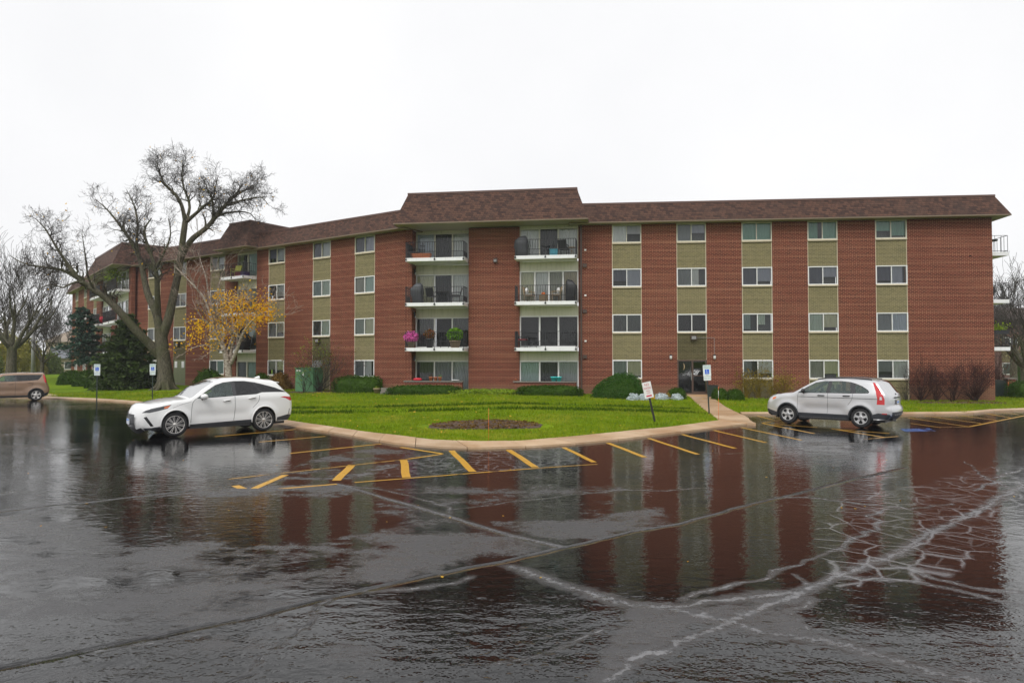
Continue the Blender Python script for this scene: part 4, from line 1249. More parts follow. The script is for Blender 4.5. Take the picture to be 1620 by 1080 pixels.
# white crossover
AX = (0.98, 3.83)
rt = place_car('parked_car', (274.5,690.5), (420.5,682.2), 40.5, AX, .93, 'white crossover car parked at the left with smoked rear windows and many-spoked wheels')
c = Car(rt, 'paint_white', 4.89, .955, [(.16,.21),(.05,.30),(.0,.46),(.01,.66),(.05,.80),(.13,.90),(.50,.99),(1.0,1.065),(1.42,1.115),(1.85,1.385),(2.22,1.585),(2.55,1.672),(2.95,1.695),(3.45,1.675),(3.95,1.615),(4.30,1.555),(4.55,1.32),(4.72,1.17),(4.80,1.12),(4.86,.98),(4.89,.80),(4.88,.60),(4.84,.45),(4.74,.30)], .30, AX, .425, .375, 1.10, .42, .17, .11)
c.feature('window_surround', 'gloss_black', [(1.60,1.10),(1.93,1.315),(2.24,1.49),(2.50,1.565),(2.85,1.60),(3.2,1.60),(3.55,1.55),(3.82,1.485),(4.22,1.378),(4.50,1.275),(4.66,1.23),(3.76,1.232),(3.56,1.182),(2.8,1.148),(2.2,1.12)])
c.feature('window', 'car_glass', [(1.66,1.115),(1.95,1.30),(2.25,1.47),(2.50,1.545),(2.74,1.575),(2.78,1.16),(2.2,1.135)])
c.feature('window', 'car_glass_dark', [(2.87,1.585),(3.15,1.58),(3.50,1.535),(3.66,1.30),(3.72,1.25),(3.56,1.195),(3.3,1.18),(2.89,1.166)])
c.feature('quarter_panel', 'car_glass_dark', [(3.53,1.53),(3.80,1.47),(4.20,1.365),(4.48,1.265),(4.62,1.232),(3.78,1.245),(3.69,1.30)])
c.feature('cladding', 'clad', [(1.41,.30),(3.40,.30),(3.40,.40),(2.9,.385),(1.42,.345)])
c.feature('bumper_trim', 'clad', [(4.27,.31),(4.73,.315),(4.835,.47),(4.70,.50),(4.27,.42)])
c.feature('bumper_lip', 'clad', [(.17,.215),(.55,.29),(.55,.33),(.30,.30),(.10,.29)])
c.feature('headlight', 'lamp_dark', [(.055,.735),(.14,.80),(.30,.855),(.60,.91),(.86,.955),(.75,.845),(.50,.785),(.25,.735)])
c.feature('marker_light', 'lamp_orange', [(.66,.895),(.83,.94),(.76,.86),(.64,.84)])
c.feature('air_vent', 'gloss_black', [(.09,.60),(.17,.63),(.37,.345),(.29,.335)])
c.feature('taillight', 'lamp_red', [(4.38,1.075),(4.55,1.085),(4.835,1.055),(4.86,.95),(4.78,.935),(4.60,1.02)])
c.feature('reflector', 'black', [(4.74,.68),(4.765,.68),(4.72,.50),(4.70,.50)])
c.build([('windshield', 'car_glass', (1.44,1.125), (2.20,1.575), 0), ('rear_window', 'car_glass_dark', (4.36,1.51), (4.70,1.19), 2), ('sunroof', 'gloss_black', (2.45,1.655), (3.0,1.695), 3),
         ('rear_lamp_bar', 'lamp_red', (4.825,1.08), (4.85,1.02), 0), ('rear_valance', 'clad', (4.85,.47), (4.74,.30), 1), ('grille', 'black', (.055,.305), (.008,.65), 3), ('front_lip', 'clad', (.16,.21), (.065,.285), 0)])
c.lips('paint_white', .022)
c.seam([(1.44,.40),(1.46,.75),(1.50,1.00),(1.60,1.10)]); c.seam([(2.80,.39),(2.84,.75),(2.83,1.15)]); c.seam([(3.42,.76),(3.62,.95),(3.66,1.14)]); c.seam([(.9,.86),(1.2,.96),(1.45,1.02)], .004); c.seam([(1.46,.36),(2.8,.50),(3.25,.64)], .003, 'crease', 'paint_white')
c.seam([(1.66,1.112),(2.3,1.135),(3.0,1.168),(3.56,1.192),(3.74,1.243),(4.62,1.228)], .008, 'window_trim', 'gloss_black')
c.side_box(2.56, 1.02, .24, .035, .035, 'door_handle', 'paint_white', .012); c.side_box(3.40, 1.075, .24, .035, .035, 'door_handle', 'paint_white', .012)
c.side_box(2.56, 1.0, .22, .02, .012, 'handle_recess', 'grey'); c.side_box(3.40, 1.055, .22, .02, .012, 'handle_recess', 'grey')
c.mirror(1.78, 1.13, 'paint', (.12, .11, .085))
c.wheels('multi', .275)
c.seats((2.2, 3.1), 'seat_dark')
sp = MB().add([(4.22,-.60,1.575),(4.22,.60,1.575),(4.52,.54,1.535),(4.52,-.54,1.535),(4.25,-.60,1.535),(4.25,.60,1.535),(4.50,.54,1.51),(4.50,-.54,1.51)], [(0,3,2,1),(4,5,6,7),(2,3,7,6),(0,4,7,3),(1,2,6,5),(0,1,5,4)])
sp.build('spoiler', M['paint_white'], rt)
MB().add([(3.92,0,1.72),(4.02,.045,1.665),(4.02,-.045,1.665),(3.80,.035,1.67),(3.80,-.035,1.67),(4.01,0,1.735)], [(0,5,1,3),(0,4,2,5),(1,5,2),(0,3,4)]).build('antenna', M['paint_white'], rt)
gr = MB()
gx_ = lambda y, z: -.002 - c.nose * (1 - min(1, abs(y)/.74)**2.2) + (.05 if z < .36 else 0) * (.36-z)/.06
for i in range(7):
    z = .33 + .045*i; hwid = .44 + .015*i
    gr.tube([(gx_(y, z)-.012, y, z) for y in np.linspace(-hwid, hwid, 13)], [.009]*13, 4)
for i in range(15):
    y = -.49 + .07*i
    gr.tube([(gx_(y, z)-.010, y, z) for z in np.linspace(.32, .61, 5)], [.006]*5, 4)
gr.build('grille_mesh', M['gloss_black'], rt)
MB().tube([(-.165+.0, .055*math.cos(t), .72+.042*math.sin(t)) for t in np.linspace(0, 2*math.pi, 17)], [.007]*17, 5).tube([(-.165,.02,.75),(-.165,-.018,.705),(-.165,.03,.705)], [.006]*3, 4).build('emblem', M['gloss_black'], rt)
o = MB().box(-.178, -.158, -.15, .15, .39, .54).build('number_plate', M['plate_white'], rt)
MB().box(-.182, -.179, -.14, .14, .49, .535).build('plate_band', M['plate_blue'], o)
MB().box(1.45, 1.62, -.5, .35, 1.135, 1.15).build('wiper', M['black'], rt)

squash(rt, .945, 1.03)
X_ = np.array([math.cos(rt.rotation_euler[2]), math.sin(rt.rotation_euler[2]), 0]); rt.location = Vector(rt.location) + Vector(X_ * .055 * sum(AX) / 2)
# silver compact SUV
AX = (0.90, 3.52)
rt = place_car('parked_car', (1244.5,670), (1362.5,676.5), -42.5, AX, .90, 'silver compact SUV parked at the right with tall red tail lights')
c = Car(rt, 'paint_silver', 4.52, .91, [(.18,.26),(.06,.32),(.0,.48),(.02,.66),(.06,.80),(.16,.93),(.42,1.02),(.80,1.085),(1.12,1.125),(1.50,1.335),(1.90,1.545),(2.20,1.615),(2.70,1.655),(3.25,1.65),(3.75,1.61),(4.06,1.55),(4.22,1.36),(4.37,1.15),(4.42,1.05),(4.44,.90),(4.44,.74),(4.50,.68),(4.52,.56),(4.48,.42),(4.36,.31)], .28, AX, .395, .345, 1.11, .36, .16, .10, .12, .06)
c.feature('window_surround', 'gloss_black', [(1.29,1.118),(1.60,1.315),(1.94,1.493),(2.25,1.55),(2.85,1.56),(3.17,1.53),(3.34,1.485),(3.57,1.40),(3.77,1.28),(3.82,1.205),(3.79,1.165),(3.2,1.145),(2.3,1.135)])
c.feature('window', 'car_glass', [(1.36,1.135),(1.62,1.30),(1.95,1.475),(2.25,1.53),(2.40,1.54),(2.33,1.15)])
c.feature('window', 'car_glass', [(2.53,1.545),(2.85,1.54),(3.15,1.51),(3.19,1.16),(2.48,1.15)])
c.feature('window', 'car_glass', [(3.32,1.468),(3.55,1.385),(3.74,1.27),(3.79,1.205),(3.77,1.18),(3.38,1.165)])
c.feature('cladding', 'clad', [(1.27,.285),(3.14,.285),(3.13,.42),(1.28,.43)])
c.feature('bumper_trim', 'clad', [(3.90,.33),(4.36,.315),(4.48,.42),(4.47,.48),(4.10,.52),(3.94,.47)])
c.feature('bumper_trim', 'clad', [(.07,.33),(.18,.27),(.52,.29),(.50,.40),(.06,.52)])
c.feature('headlight', 'lamp_clear', [(.10,.74),(.17,.85),(.26,.93),(.46,.97),(.42,.88),(.28,.76)])
c.feature('marker_light', 'lamp_orange', [(.30,.92),(.47,.965),(.42,.88),(.30,.84)])
c.feature('taillight', 'lamp_red', [(3.90,1.52),(3.97,1.525),(4.10,1.36),(4.20,1.20),(4.27,1.10),(4.31,.98),(4.31,.80),(4.06,.80),(4.08,1.00),(4.03,1.22),(3.95,1.42)])
c.feature('reverse_light', 'lamp_clear', [(4.16,1.06),(4.22,1.06),(4.235,.96),(4.15,.96)])
c.feature('reflector', 'lamp_red', [(4.22,.485),(4.38,.485),(4.38,.515),(4.22,.515)])
c.build([('windshield', 'car_glass', (1.16,1.14), (1.88,1.535), 0), ('rear_window', 'car_glass', (4.08,1.525), (4.36,1.165), 1), ('rear_valance', 'clad', (4.52,.54), (4.36,.31), 0), ('front_valance', 'clad', (.18,.26), (.01,.50), 0), ('grille', 'black', (.03,.68), (.055,.80), 4)])
c.lips('clad', .034)
c.seam([(1.28,.45),(1.29,.75),(1.30,1.00),(1.33,1.12)]); c.seam([(2.37,.44),(2.39,.75),(2.40,1.14)]); c.seam([(3.10,.76),(3.24,.95),(3.27,1.15)])
c.seam([(1.30,.985),(2.4,.985),(3.3,.985),(4.15,.98)], .010, 'side_strip', 'clad'); c.seam([(1.28,.60),(2.4,.60),(3.05,.60)], .004, 'crease', 'paint_silver')
c.seam([(1.36,1.133),(2.3,1.147),(3.2,1.158),(3.78,1.178)], .009, 'window_trim', 'gloss_black')
c.side_box(2.16, 1.05, .24, .04, .035, 'door_handle', 'black'); c.side_box(3.05, 1.06, .24, .04, .035, 'door_handle', 'black')
c.mirror(1.52, 1.17, 'black', (.07, .09, .08))
c.wheels('steel', .225, mats=('alloy_silver', 'black'))
c.seats((2.0, 2.9), 'seat_light')
for sg in (-1, 1): MB().tube([(1.95, sg*.62, 1.60), (2.3, sg*.64, 1.66), (3.2, sg*.64, 1.675), (3.85, sg*.62, 1.62)], [.02]*4, 6).build('roof_rail', M['black'], rt)
MB().tube([(2.0, -.2, 1.10), (2.0, -.38, 1.14), (2.0, -.52, 1.08)], [.018]*3, 6).build('steering_wheel', M['black'], rt)
o = MB().box(4.50, 4.525, -.20, .20, .80, .95).build('number_plate', M['gloss_black'], rt)
MB().box(4.526, 4.53, -.15, .15, .82, .93).build('plate_face', M['plate_white'], o)
MB().box(4.531, 4.533, -.12, .12, .85, .90).build('plate_digits', M['plate_blue'], o)
MB().box(4.47, 4.52, -.30, .30, 1.0, 1.045).build('tailgate_handle', M['black'], rt)
em = MB().box(4.52, 4.53, -.05, -.035, 1.02, 1.11).box(4.52, 4.53, .035, .05, 1.02, 1.11).box(4.52, 4.53, -.035, .035, 1.055, 1.068)
em.build('emblem', M['chrome'], rt)
MB().tube([(4.30, .12, 1.235), (4.43, .02, 1.15), (4.46, -.02, 1.125)], [.015, .02, .03], 6).build('rear_wiper', M['black'], rt)
MB().tube([(4.35, -.45, .30), (4.56, -.45, .29)], [.035, .035], 10).build('exhaust_pipe', M['black'], rt)
b_ = MB()
for yy in (-.5, -.25, 0, .25, .5): b_.box(4.56, 4.575, yy-.04, yy+.04, .45, .475)
b_.build('bumper_studs', M['grey'], rt)

squash(rt, .945, 1.02)
X_ = np.array([math.cos(rt.rotation_euler[2]), math.sin(rt.rotation_euler[2]), 0]); rt.location = Vector(rt.location) + Vector(X_ * .055 * sum(AX) / 2)
# brown boxy hatchback at the left edge
AX = (0.80, 3.37)
rt = place_car('parked_car', (-18,646), (57,633.8), 40.0, AX, .88, 'brown boxy hatchback cut off by the left edge')
mid = G(57,633.8); X_ = np.array([math.cos(rad(40)), math.sin(rad(40)), 0]); Yv = np.array([-X_[1], X_[0], 0])
p = mid - X_*3.37 + Yv*.88
rt.location = (p[0], p[1], 0); rt.rotation_euler = (0, 0, rad(40))
c = Car(rt, 'paint_brown', 4.02, .90, [(.15,.24),(.04,.32),(.0,.50),(.03,.78),(.12,.92),(.40,1.02),(.80,1.08),(1.05,1.11),(1.40,1.34),(1.72,1.51),(2.0,1.56),(2.6,1.60),(3.3,1.59),(3.72,1.57),(3.81,1.40),(3.87,1.15),(3.91,1.0),(3.96,.85),(4.02,.66),(4.01,.48),(3.91,.30)], .24, AX, .385, .335, 1.08, .30, .15, .09, .1, .05)
c.feature('window_surround', 'gloss_black', [(1.28,1.10),(1.58,1.315),(1.84,1.46),(2.4,1.495),(3.0,1.50),(3.66,1.49),(3.55,1.30),(3.45,1.195),(3.0,1.15),(2.4,1.13)])
c.feature('window', 'car_glass', [(1.36,1.12),(1.60,1.30),(1.85,1.44),(2.36,1.475),(2.36,1.14)])
c.feature('window', 'car_glass_dark', [(2.46,1.475),(3.0,1.48),(3.62,1.47),(3.52,1.30),(3.44,1.21),(3.0,1.165),(2.46,1.145)])
c.feature('taillight', 'lamp_red', [(3.70,1.50),(3.76,1.49),(3.83,1.25),(3.87,1.06),(3.82,1.00),(3.75,1.12),(3.71,1.30)])
c.feature('cladding', 'clad', [(1.18,.245),(2.99,.245),(2.98,.33),(1.19,.33)])
c.feature('bumper_trim', 'clad', [(3.74,.30),(3.90,.305),(4.0,.47),(3.88,.46),(3.76,.40)])
c.build([('windshield', 'car_glass', (1.08,1.13), (1.70,1.50), 0), ('rear_window', 'car_glass_dark', (3.75,1.52), (3.86,1.2), 3), ('rear_valance', 'clad', (4.01,.50), (3.91,.30), 1)])
c.lips('clad', .022)
c.seam([(2.38,.34),(2.40,.75),(2.40,1.13)]); c.seam([(3.02,.68),(3.18,.9),(3.22,1.17)]); c.seam([(1.2,.34),(1.2,.8),(1.3,1.1)])
c.side_box(2.16, 1.0, .2, .035, .03, 'door_handle', 'paint_brown'); c.side_box(3.05, 1.06, .2, .035, .03, 'door_handle', 'paint_brown')
c.mirror(1.48, 1.16, 'paint', (.09, .10, .08))
c.wheels('wide', .235, mats=('alloy', 'black'))
c.seats((1.9, 2.7), 'seat_dark')
MB().add([(3.72,-.58,1.585),(3.72,.58,1.585),(3.88,.54,1.545),(3.88,-.54,1.545),(3.75,-.58,1.54),(3.75,.58,1.54)], [(0,3,2,1),(3,4,5,2),(0,4,3),(1,2,5)]).build('spoiler', M['paint_brown'], rt)
# ------------------------------------------------------------------ trees
def unit(v): return v / (np.linalg.norm(v) + 1e-9)
class Tree:
    def __init__(s, seed): s.R = np.random.default_rng(seed); s.thick, s.thin, s.tips = MB(), MB(), []
    def seg(s, pts, rs):
        m = s.thick if rs[0] > .045 else s.thin
        m.tube(pts, rs, 7 if rs[0] > .12 else (5 if rs[0] > .03 else 3), False)
    def grow(s, p, d, L, r, lvl, spread=.75, up=.12, wob=.22, kids=3, rmin=.010, ratio=.62):
        n = 5 if lvl > 0 else 4
        pts, rs, dirs = [np.array(p, float)], [r], [unit(np.array(d, float))]
        dd = dirs[0]
        for i in range(n):
            dd = unit(dd + s.R.normal(0, wob, 3) + np.array([0, 0, up * .35]))
            pts.append(pts[-1] + dd * L / n); dirs.append(dd)
            rs.append(max(rmin, r * (1 - .62 * (i+1) / n)))
        s.seg(pts, rs)
        if lvl <= 0: s.tips.append((pts[-1], dd)); return
        m = kids + int(s.R.integers(0, 2))
        for q in range(m):
            t = s.R.uniform(.28, 1.0) if q else 1.0
            i = min(n, max(1, int(round(t * n))))
            ax = unit(np.cross(dirs[i], s.R.normal(0, 1, 3)))
            nd = unit(dirs[i] + ax * s.R.uniform(.5, 1.1) * spread + np.array([0, 0, up]))
            s.grow(pts[i], nd, L * s.R.uniform(.55, .85) * (ratio / .62), max(rmin, rs[i] * s.R.uniform(.55, .8)), lvl - 1, spread, up, wob, kids, rmin, ratio)
    def limb(s, pts, rs, twigs=0, L=1.6, lvl=2, t0=.35, **kw):
        """a drawn limb, with twigs growing from its outer part"""
        P = catmull(pts, .35)
        A = np.linspace(0, 1, len(P)); ra = np.interp(A, np.linspace(0, 1, len(rs)), rs)
        s.seg(P, list(ra))
        for q in range(twigs):
            i = int(s.R.uniform(t0, 1) * (len(P) - 1)); i = max(1, min(len(P)-1, i))
            d = unit(P[i] - P[i-1])
            ax = unit(np.cross(d, s.R.normal(0, 1, 3)))
            s.grow(P[i], unit(d * .7 + ax * s.R.uniform(.5, 1.1) + np.array([0, 0, .25])), L * s.R.uniform(.6, 1.25), max(.012, ra[i] * .55), lvl, **kw)
    def build(s, name, base, tm, cm, label, cat='tree', group=None):
        o = tag(empty(name, tuple(base)), label, cat, group)
        b = np.array(base)
        for m in (s.thick, s.thin): m.v = [tuple(np.array(v) - b) for v in m.v]
        s.thick.build('trunk', tm, o); s.thin.build('crown', cm, o)
        return o
def leaf_cards(P, size, R, flat=0.0, jitter=.35):
    """many small leaf faces at points P"""
    P = np.asarray(P, float); n = len(P)
    a = R.normal(0, 1, (n, 3)); a[:, 2] *= (1 - flat)
    a /= np.linalg.norm(a, axis=1)[:, None]
    b = np.cross(a, R.normal(0, 1, (n, 3))); b[:, 2] *= (1 - flat); b /= np.linalg.norm(b, axis=1)[:, None]
    s = (size * (1 + jitter * R.uniform(-1, 1, n)))[:, None]
    V = np.stack([P - a*s*.5, P + b*s*.32, P + a*s*.5, P - b*s*.32], 1).reshape(-1, 3)
    return V, np.arange(4*n).reshape(n, 4)

# the large bare tree by the left wing
Yt = 48.5
W_ = lambda px, py, dy=0.0: AT(px, py, Yt + dy)
t = Tree(11)
base = np.array([AT(262, 611, Yt)[0], Yt, TZ(AT(262, 611, Yt)[0], Yt)])
t.limb([base - (0,0,.15), W_(261,590), W_(258,565), W_(255,540), W_(254,520)], [.72, .52, .47, .45, .40])
for ang in range(7):                                             # root flare
    a = ang * .9
    t.thick.tube([base + (.35*math.cos(a), .35*math.sin(a), .75), base + (.62*math.cos(a), .62*math.sin(a), .12), base + (1.15*math.cos(a), 1.15*math.sin(a), -.12)], [.12, .16, .05], 6, False)
t.limb([W_(252,562), W_(234,541,-.4), W_(218,526,-.8), W_(194,498,-1.2), W_(167,471,-1.6), W_(128,444,-2), W_(109,421,-2)], [.34, .30, .27, .24, .21, .18, .14], 14, 1.02, 3, .55, wob=.30, spread=.9, up=.06, rmin=.0065)
t.limb([W_(111,424,-2), W_(93,397,-2.2), W_(84,382,-2.3), W_(70,360,-2.4), W_(55,345,-2.4)], [.12, .09, .07, .045, .02], 17, 0.94, 3, .2, wob=.30, spread=.9, up=.06, rmin=.0065)
t.limb([W_(124,441,-2), W_(100,428,-1.6), W_(78,424,-1.4), W_(39,417,-1), W_(15,404,-1)], [.13, .10, .08, .05, .02], 19, 0.94, 3, .2, wob=.30, spread=.9, up=.06, rmin=.0065)
t.limb([W_(128,444,-2), W_(112,449,-2.6), W_(100,455,-3), W_(80,450,-3.2), W_(60,458,-3.2)], [.09, .07, .05, .035, .015], 12, 0.70, 2, .2, wob=.30, spread=.9, up=.06, rmin=.0065)
t.limb([W_(150,459,-1.8), W_(140,440,-2.5), W_(135,405,-3), W_(130,370,-3)], [.08, .06, .04, .015], 12, 0.75, 2, .2, wob=.30, spread=.9, up=.06, rmin=.0065)
t.limb([W_(252,522), W_(247,495), W_(233,463,.3), W_(222,413,.6), W_(210,386,.8), W_(194,362,1), W_(170,332,1), W_(150,315,1)], [.30, .27, .22, .17, .13, .10, .06, .02], 27, 0.94, 3, .4, wob=.30, spread=.9, up=.06, rmin=.0065)
t.limb([W_(222,413,.6), W_(216,385,.2), W_(218,355,0), W_(212,325,0), W_(200,300,0)], [.13, .10, .08, .05, .015], 17, 0.84, 3, .25, wob=.30, spread=.9, up=.06, rmin=.0065)
t.limb([W_(250,500), W_(249,470,-.6), W_(247,432,-1), W_(237,397,-1.2), W_(228,366,-1.4), W_(240,345,-1.4)], [.24, .20, .16, .12, .08, .03], 19, 0.84, 3, .35, wob=.30, spread=.9, up=.06, rmin=.0065)
t.limb([W_(246,425,-1), W_(262,395,-1.6), W_(270,370,-2), W_(266,345,-2.2)], [.11, .08, .05, .02], 12, 0.75, 2, .25, wob=.30, spread=.9, up=.06, rmin=.0065)
t.limb([W_(257,530), W_(266,505), W_(272,479,.2), W_(281,435,.4), W_(286,405,.4), W_(289,380,.4), W_(293,350,.4)], [.34, .31, .28, .25, .24, .22, .20])
t.limb([W_(293,352,.4), W_(290,335,.2), W_(284,317,0), W_(272,302,-.2), W_(258,288,-.4), W_(252,270,-.4), W_(246,252,-.4)], [.17, .14, .12, .09, .07, .045, .015], 25, 0.79, 3, .3, wob=.30, spread=.9, up=.06, rmin=.0065)
t.limb([W_(295,348,.4), W_(300,328,.8), W_(297,312,1), W_(291,298,1.2), W_(288,275,1.3), W_(290,250,1.3)], [.13, .10, .08, .07, .045, .015], 21, 0.79, 3, .3, wob=.30, spread=.9, up=.06, rmin=.0065)
t.limb([W_(296,350,.4), W_(312,336,0), W_(324,325,-.3), W_(336,316,-.5), W_(340,300,-.6), W_(345,278,-.6)], [.15, .12, .10, .08, .05, .015], 21, 0.79, 3, .3, wob=.30, spread=.9, up=.06, rmin=.0065)
t.limb([W_(284,420,.4), W_(289,402,-.4), W_(297,388,-.7), W_(306,376,-1), W_(327,360,-1.3), W_(340,344,-1.5), W_(358,324,-1.6), W_(373,307,-1.6), W_(384,290,-1.6)], [.22, .21, .20, .19, .17, .14, .11, .07, .02], 27, 0.79, 3, .5, wob=.30, spread=.9, up=.06, rmin=.0065)
t.limb([W_(345,341,-1.5), W_(360,337,-1), W_(378,335,-.8), W_(396,338,-.8), W_(407,352,-.8)], [.09, .07, .06, .04, .012], 12, 0.61, 2, .35, wob=.30, spread=.9, up=.06, rmin=.0065)
t.limb([W_(358,324,-1.6), W_(382,317,-2), W_(402,313,-2), W_(414,312,-2), W_(426,326,-2)], [.09, .07, .06, .04, .012], 19, 0.65, 3, .25, wob=.30, spread=.9, up=.06, rmin=.0065)
t.limb([W_(337,345,-1.5), W_(337,325,-2), W_(333,308,-2.3), W_(322,293,-2.4)], [.09, .07, .05, .015], 17, 0.70, 3, .3, wob=.30, spread=.9, up=.06, rmin=.0065)
t.limb([W_(365,316,-1.6), W_(388,300,-1.2), W_(404,292,-1), W_(415,290,-1)], [.07, .05, .03, .012], 17, 0.70, 3, .25, wob=.30, spread=.9, up=.06, rmin=.0065)
big = t.build('bare_tree', base, M['bark'], M['twig'], 'large spreading bare tree with leaning mossy trunk in front of the left wing')
tips = np.array([p for p, d in t.tips]) - base
pick = tips[t.R.choice(len(tips), 130)] + t.R.normal(0, .12, (130, 3))
o = np_mesh('leaves', *leaf_cards(pick, .14, t.R), M['yellow_leaf'], big); stuff(o)

# the yellow birch
Yt = 45.5
base = np.array([AT(365, 600, Yt)[0], Yt, 0]); base[2] = TZ(base[0], base[1])
t = Tree(5)
t.limb([base - (.1,0,.15), W_(361,585), W_(357,560), W_(352,545), W_(344,520), W_(339,495)], [.30, .24, .22, .16, .12, .09], 6, 1.5, 2, .5)
t.limb([W_(362,580), W_(364,558,.3), W_(368,540,.4), W_(369,515,.5), W_(366,490,.5), W_(358,460,.5)], [.18, .15, .12, .09, .06, .02], 8, 1.5, 2, .4)
t.limb([W_(365,575), W_(374,555,-.3), W_(381,535,-.5), W_(392,515,-.7), W_(410,498,-.8), W_(430,490,-.8)], [.15, .12, .10, .07, .045, .015], 8, 1.5, 2, .4)
t.limb([W_(351,545), W_(340,522,-.5), W_(322,505,-.8), W_(305,505,-1), W_(290,512,-1)], [.10, .08, .06, .035, .012], 5, 1.3, 2, .4)
t.limb([W_(343,518), W_(332,495,-.2), W_(322,470,-.2), W_(300,445,-.2), W_(275,420,-.2)], [.10, .08, .07, .05, .02], 8, 1.5, 2, .3)
t.limb([W_(339,495), W_(330,465,.3), W_(326,440,.3), W_(318,415,.3), W_(312,395,.3)], [.08, .06, .045, .03, .012], 7, 1.3, 2, .3)
t.limb([W_(341,505), W_(345,478,.8), W_(346,455,.9), W_(352,430,.9)], [.07, .05, .035, .012], 6, 1.3, 2, .3)
t.limb([W_(356,555), W_(340,552,-.8), W_(325,545,-1.2), W_(300,552,-1.3)], [.07, .05, .03, .012], 5, 1.1, 2, .4)
birch = t.build('birch_tree', base, M['birch_bark'], M['birch_twig'], 'pale-barked birch with yellow-orange leaves beside the white car')
R = t.R
P_ = []
for cx, cy, sx, sy, n in [(355,500,26,20,620), (395,490,22,20,560), (372,478,24,14,380), (420,487,14,16,330), (330,515,22,14,300), (312,525,12,16,170), (348,530,16,14,230), (385,515,16,14,260), (350,468,20,8,120), (408,505,14,10,160), (300,545,10,10,50), (330,548,14,8,70), (275,545,10,10,20), (428,500,8,8,100)]:
    for k in range(int(n * 0.8)):
        P_.append(AT(cx + R.normal(0, sx*.72), cy + R.normal(0, sy*.72), Yt + R.normal(0, .9)) - base)
o = np_mesh('leaves', *leaf_cards(np.array(P_), .155, R), M['yellow_leaf'], birch); stuff(o)

# evergreens
def conifer(name, base, H, rad_, n_layers, seed, nm, label, per=11, dens=42, droop=-.12, lean=0.0, bare=0.05, tufts=.26, flat=False):
    R = np.random.default_rng(seed)
    o = tag(empty(name, tuple(base)), label, 'tree')
    tr = MB().tube([(0,0,-.1), (lean*.4,0,H*.4), (lean,0,H*.97)], [.02*H+.05, .014*H+.03, .01], 7, False)
    P_, D_ = [], []
    for L in range(n_layers):
        f = bare + (1 - bare) * L / n_layers
        z = H * f
        r = rad_ * (1 - f)**.75 * R.uniform(.75, 1.15) + .18
        if f < .22 and not flat: r *= .8 + f
        for q in range(per):
            if R.random() < .12: continue
            a = q * 2*math.pi/per + R.uniform(-.4, .4) + L
            rr = r * R.uniform(.55, 1.12)
            tip = np.array([rr*math.cos(a), rr*math.sin(a), z + droop*rr + R.uniform(-.15, .2)])
            st = np.array([lean*f, 0, z])
            tip[0] += lean * f
            mid = (st + tip)/2 + np.array([0, 0, .06*rr])
            tr.tube([st, mid, tip], [.018+.012*rr, .012, .005], 3, False)
            m = int(dens * rr / rad_) + 6
            tt = R.uniform(.25, 1.05, m)[:, None]
            pp = st*(1-tt) + tip*tt + R.normal(0, 1, (m, 3)) * np.array([.13, .13, .07]) * (0.5 + rr*.5)
            pp[:, 2] -= .05 * tt[:, 0]
            P_.append(pp); D_.append(np.repeat(unit(tip - st)[None], m, 0))
    tr.build('trunk', M['bark'], o)
    P_, D_ = np.vstack(P_), np.vstack(D_)
    n = len(P_)
    a = D_ + R.normal(0, .55, (n, 3)); a /= np.linalg.norm(a, axis=1)[:, None]
    b = np.cross(a, R.normal(0, 1, (n, 3))); b /= np.linalg.norm(b, axis=1)[:, None]
    s = tufts * R.uniform(.6, 1.3, n)[:, None]
    V = np.stack([P_ - a*s*.5, P_ + b*s*.22 - a*s*.1, P_ + a*s*.5, P_ - b*s*.22 - a*s*.1], 1).reshape(-1, 3)
    np_mesh('crown', V, np.arange(4*n).reshape(n, 4), M[nm], o)
    return o
def foot(px, py, Y):
    x = AT(px, py, Y)[0]; return (x, Y, TZ(x, Y))
conifer('fir_tree', foot(202, 610, 50.0), 5.5, 2.5, 24, 3, 'fir', 'broad dark green fir between the two left parking signs', 15, 95, -.10, tufts=.34, bare=.02)
conifer('spruce_tree', foot(143, 606, 62.0), 7.0, 3.0, 14, 8, 'pine', 'thin blue-green spruce with bare lower trunk near the far end of the block', 8, 70, -.06, -.9, .26, .36)

# bare trees of the background
def bare_tree(seed, H, r, lvl=4, spread=.7, up=.25, kids=3, name='bare_tree', label='', px=None, Y=80.0, tm='bark', cm='twig', limbs=5, fork=.28, rmin=.012):
    t = Tree(seed)
    b = np.array(foot(px, 600, Y)) if px is not None else np.zeros(3)
    t.limb([b - (0,0,.2), b + (0,0,H*fork*.5), b + (t.R.normal(0,.1), 0, H*fork)], [r*1.25, r, r*.9])
    for q in range(limbs):
        a = q * 2*math.pi/limbs + t.R.uniform(-.4, .4)
        el = t.R.uniform(.55, 1.6)
        d = unit(np.array([math.cos(a), math.sin(a), el]))
        t.grow(b + (0, 0, H*fork*t.R.uniform(.8, 1.0)), d, H*.34, r*t.R.uniform(.4, .62), lvl, spread, up, .16, kids, rmin)
    return t.build(name, b, M[tm], M[cm], label)
bare_tree(21, 11.5, .42, 4, .62, .28, 3, label='tall bare tree at the left edge behind the brown hatchback', px=17, Y=62.0, limbs=6)
bare_tree(33, 6.2, .20, 4, .75, .15, 3, label='smaller bare tree on the grass beside the grey utility pole', px=66, Y=72.0, limbs=5)
bare_tree(57, 9.5, .28, 4, .7, .2, 3, label='bare tree rising behind the right end of the block', px=1604, Y=60.0, limbs=6)
bare_tree(58, 8.5, .28, 4, .9, .02, 3, label='low spreading bare tree in front of the background block at the right edge', px=1622, Y=50.0, limbs=6, fork=.2)
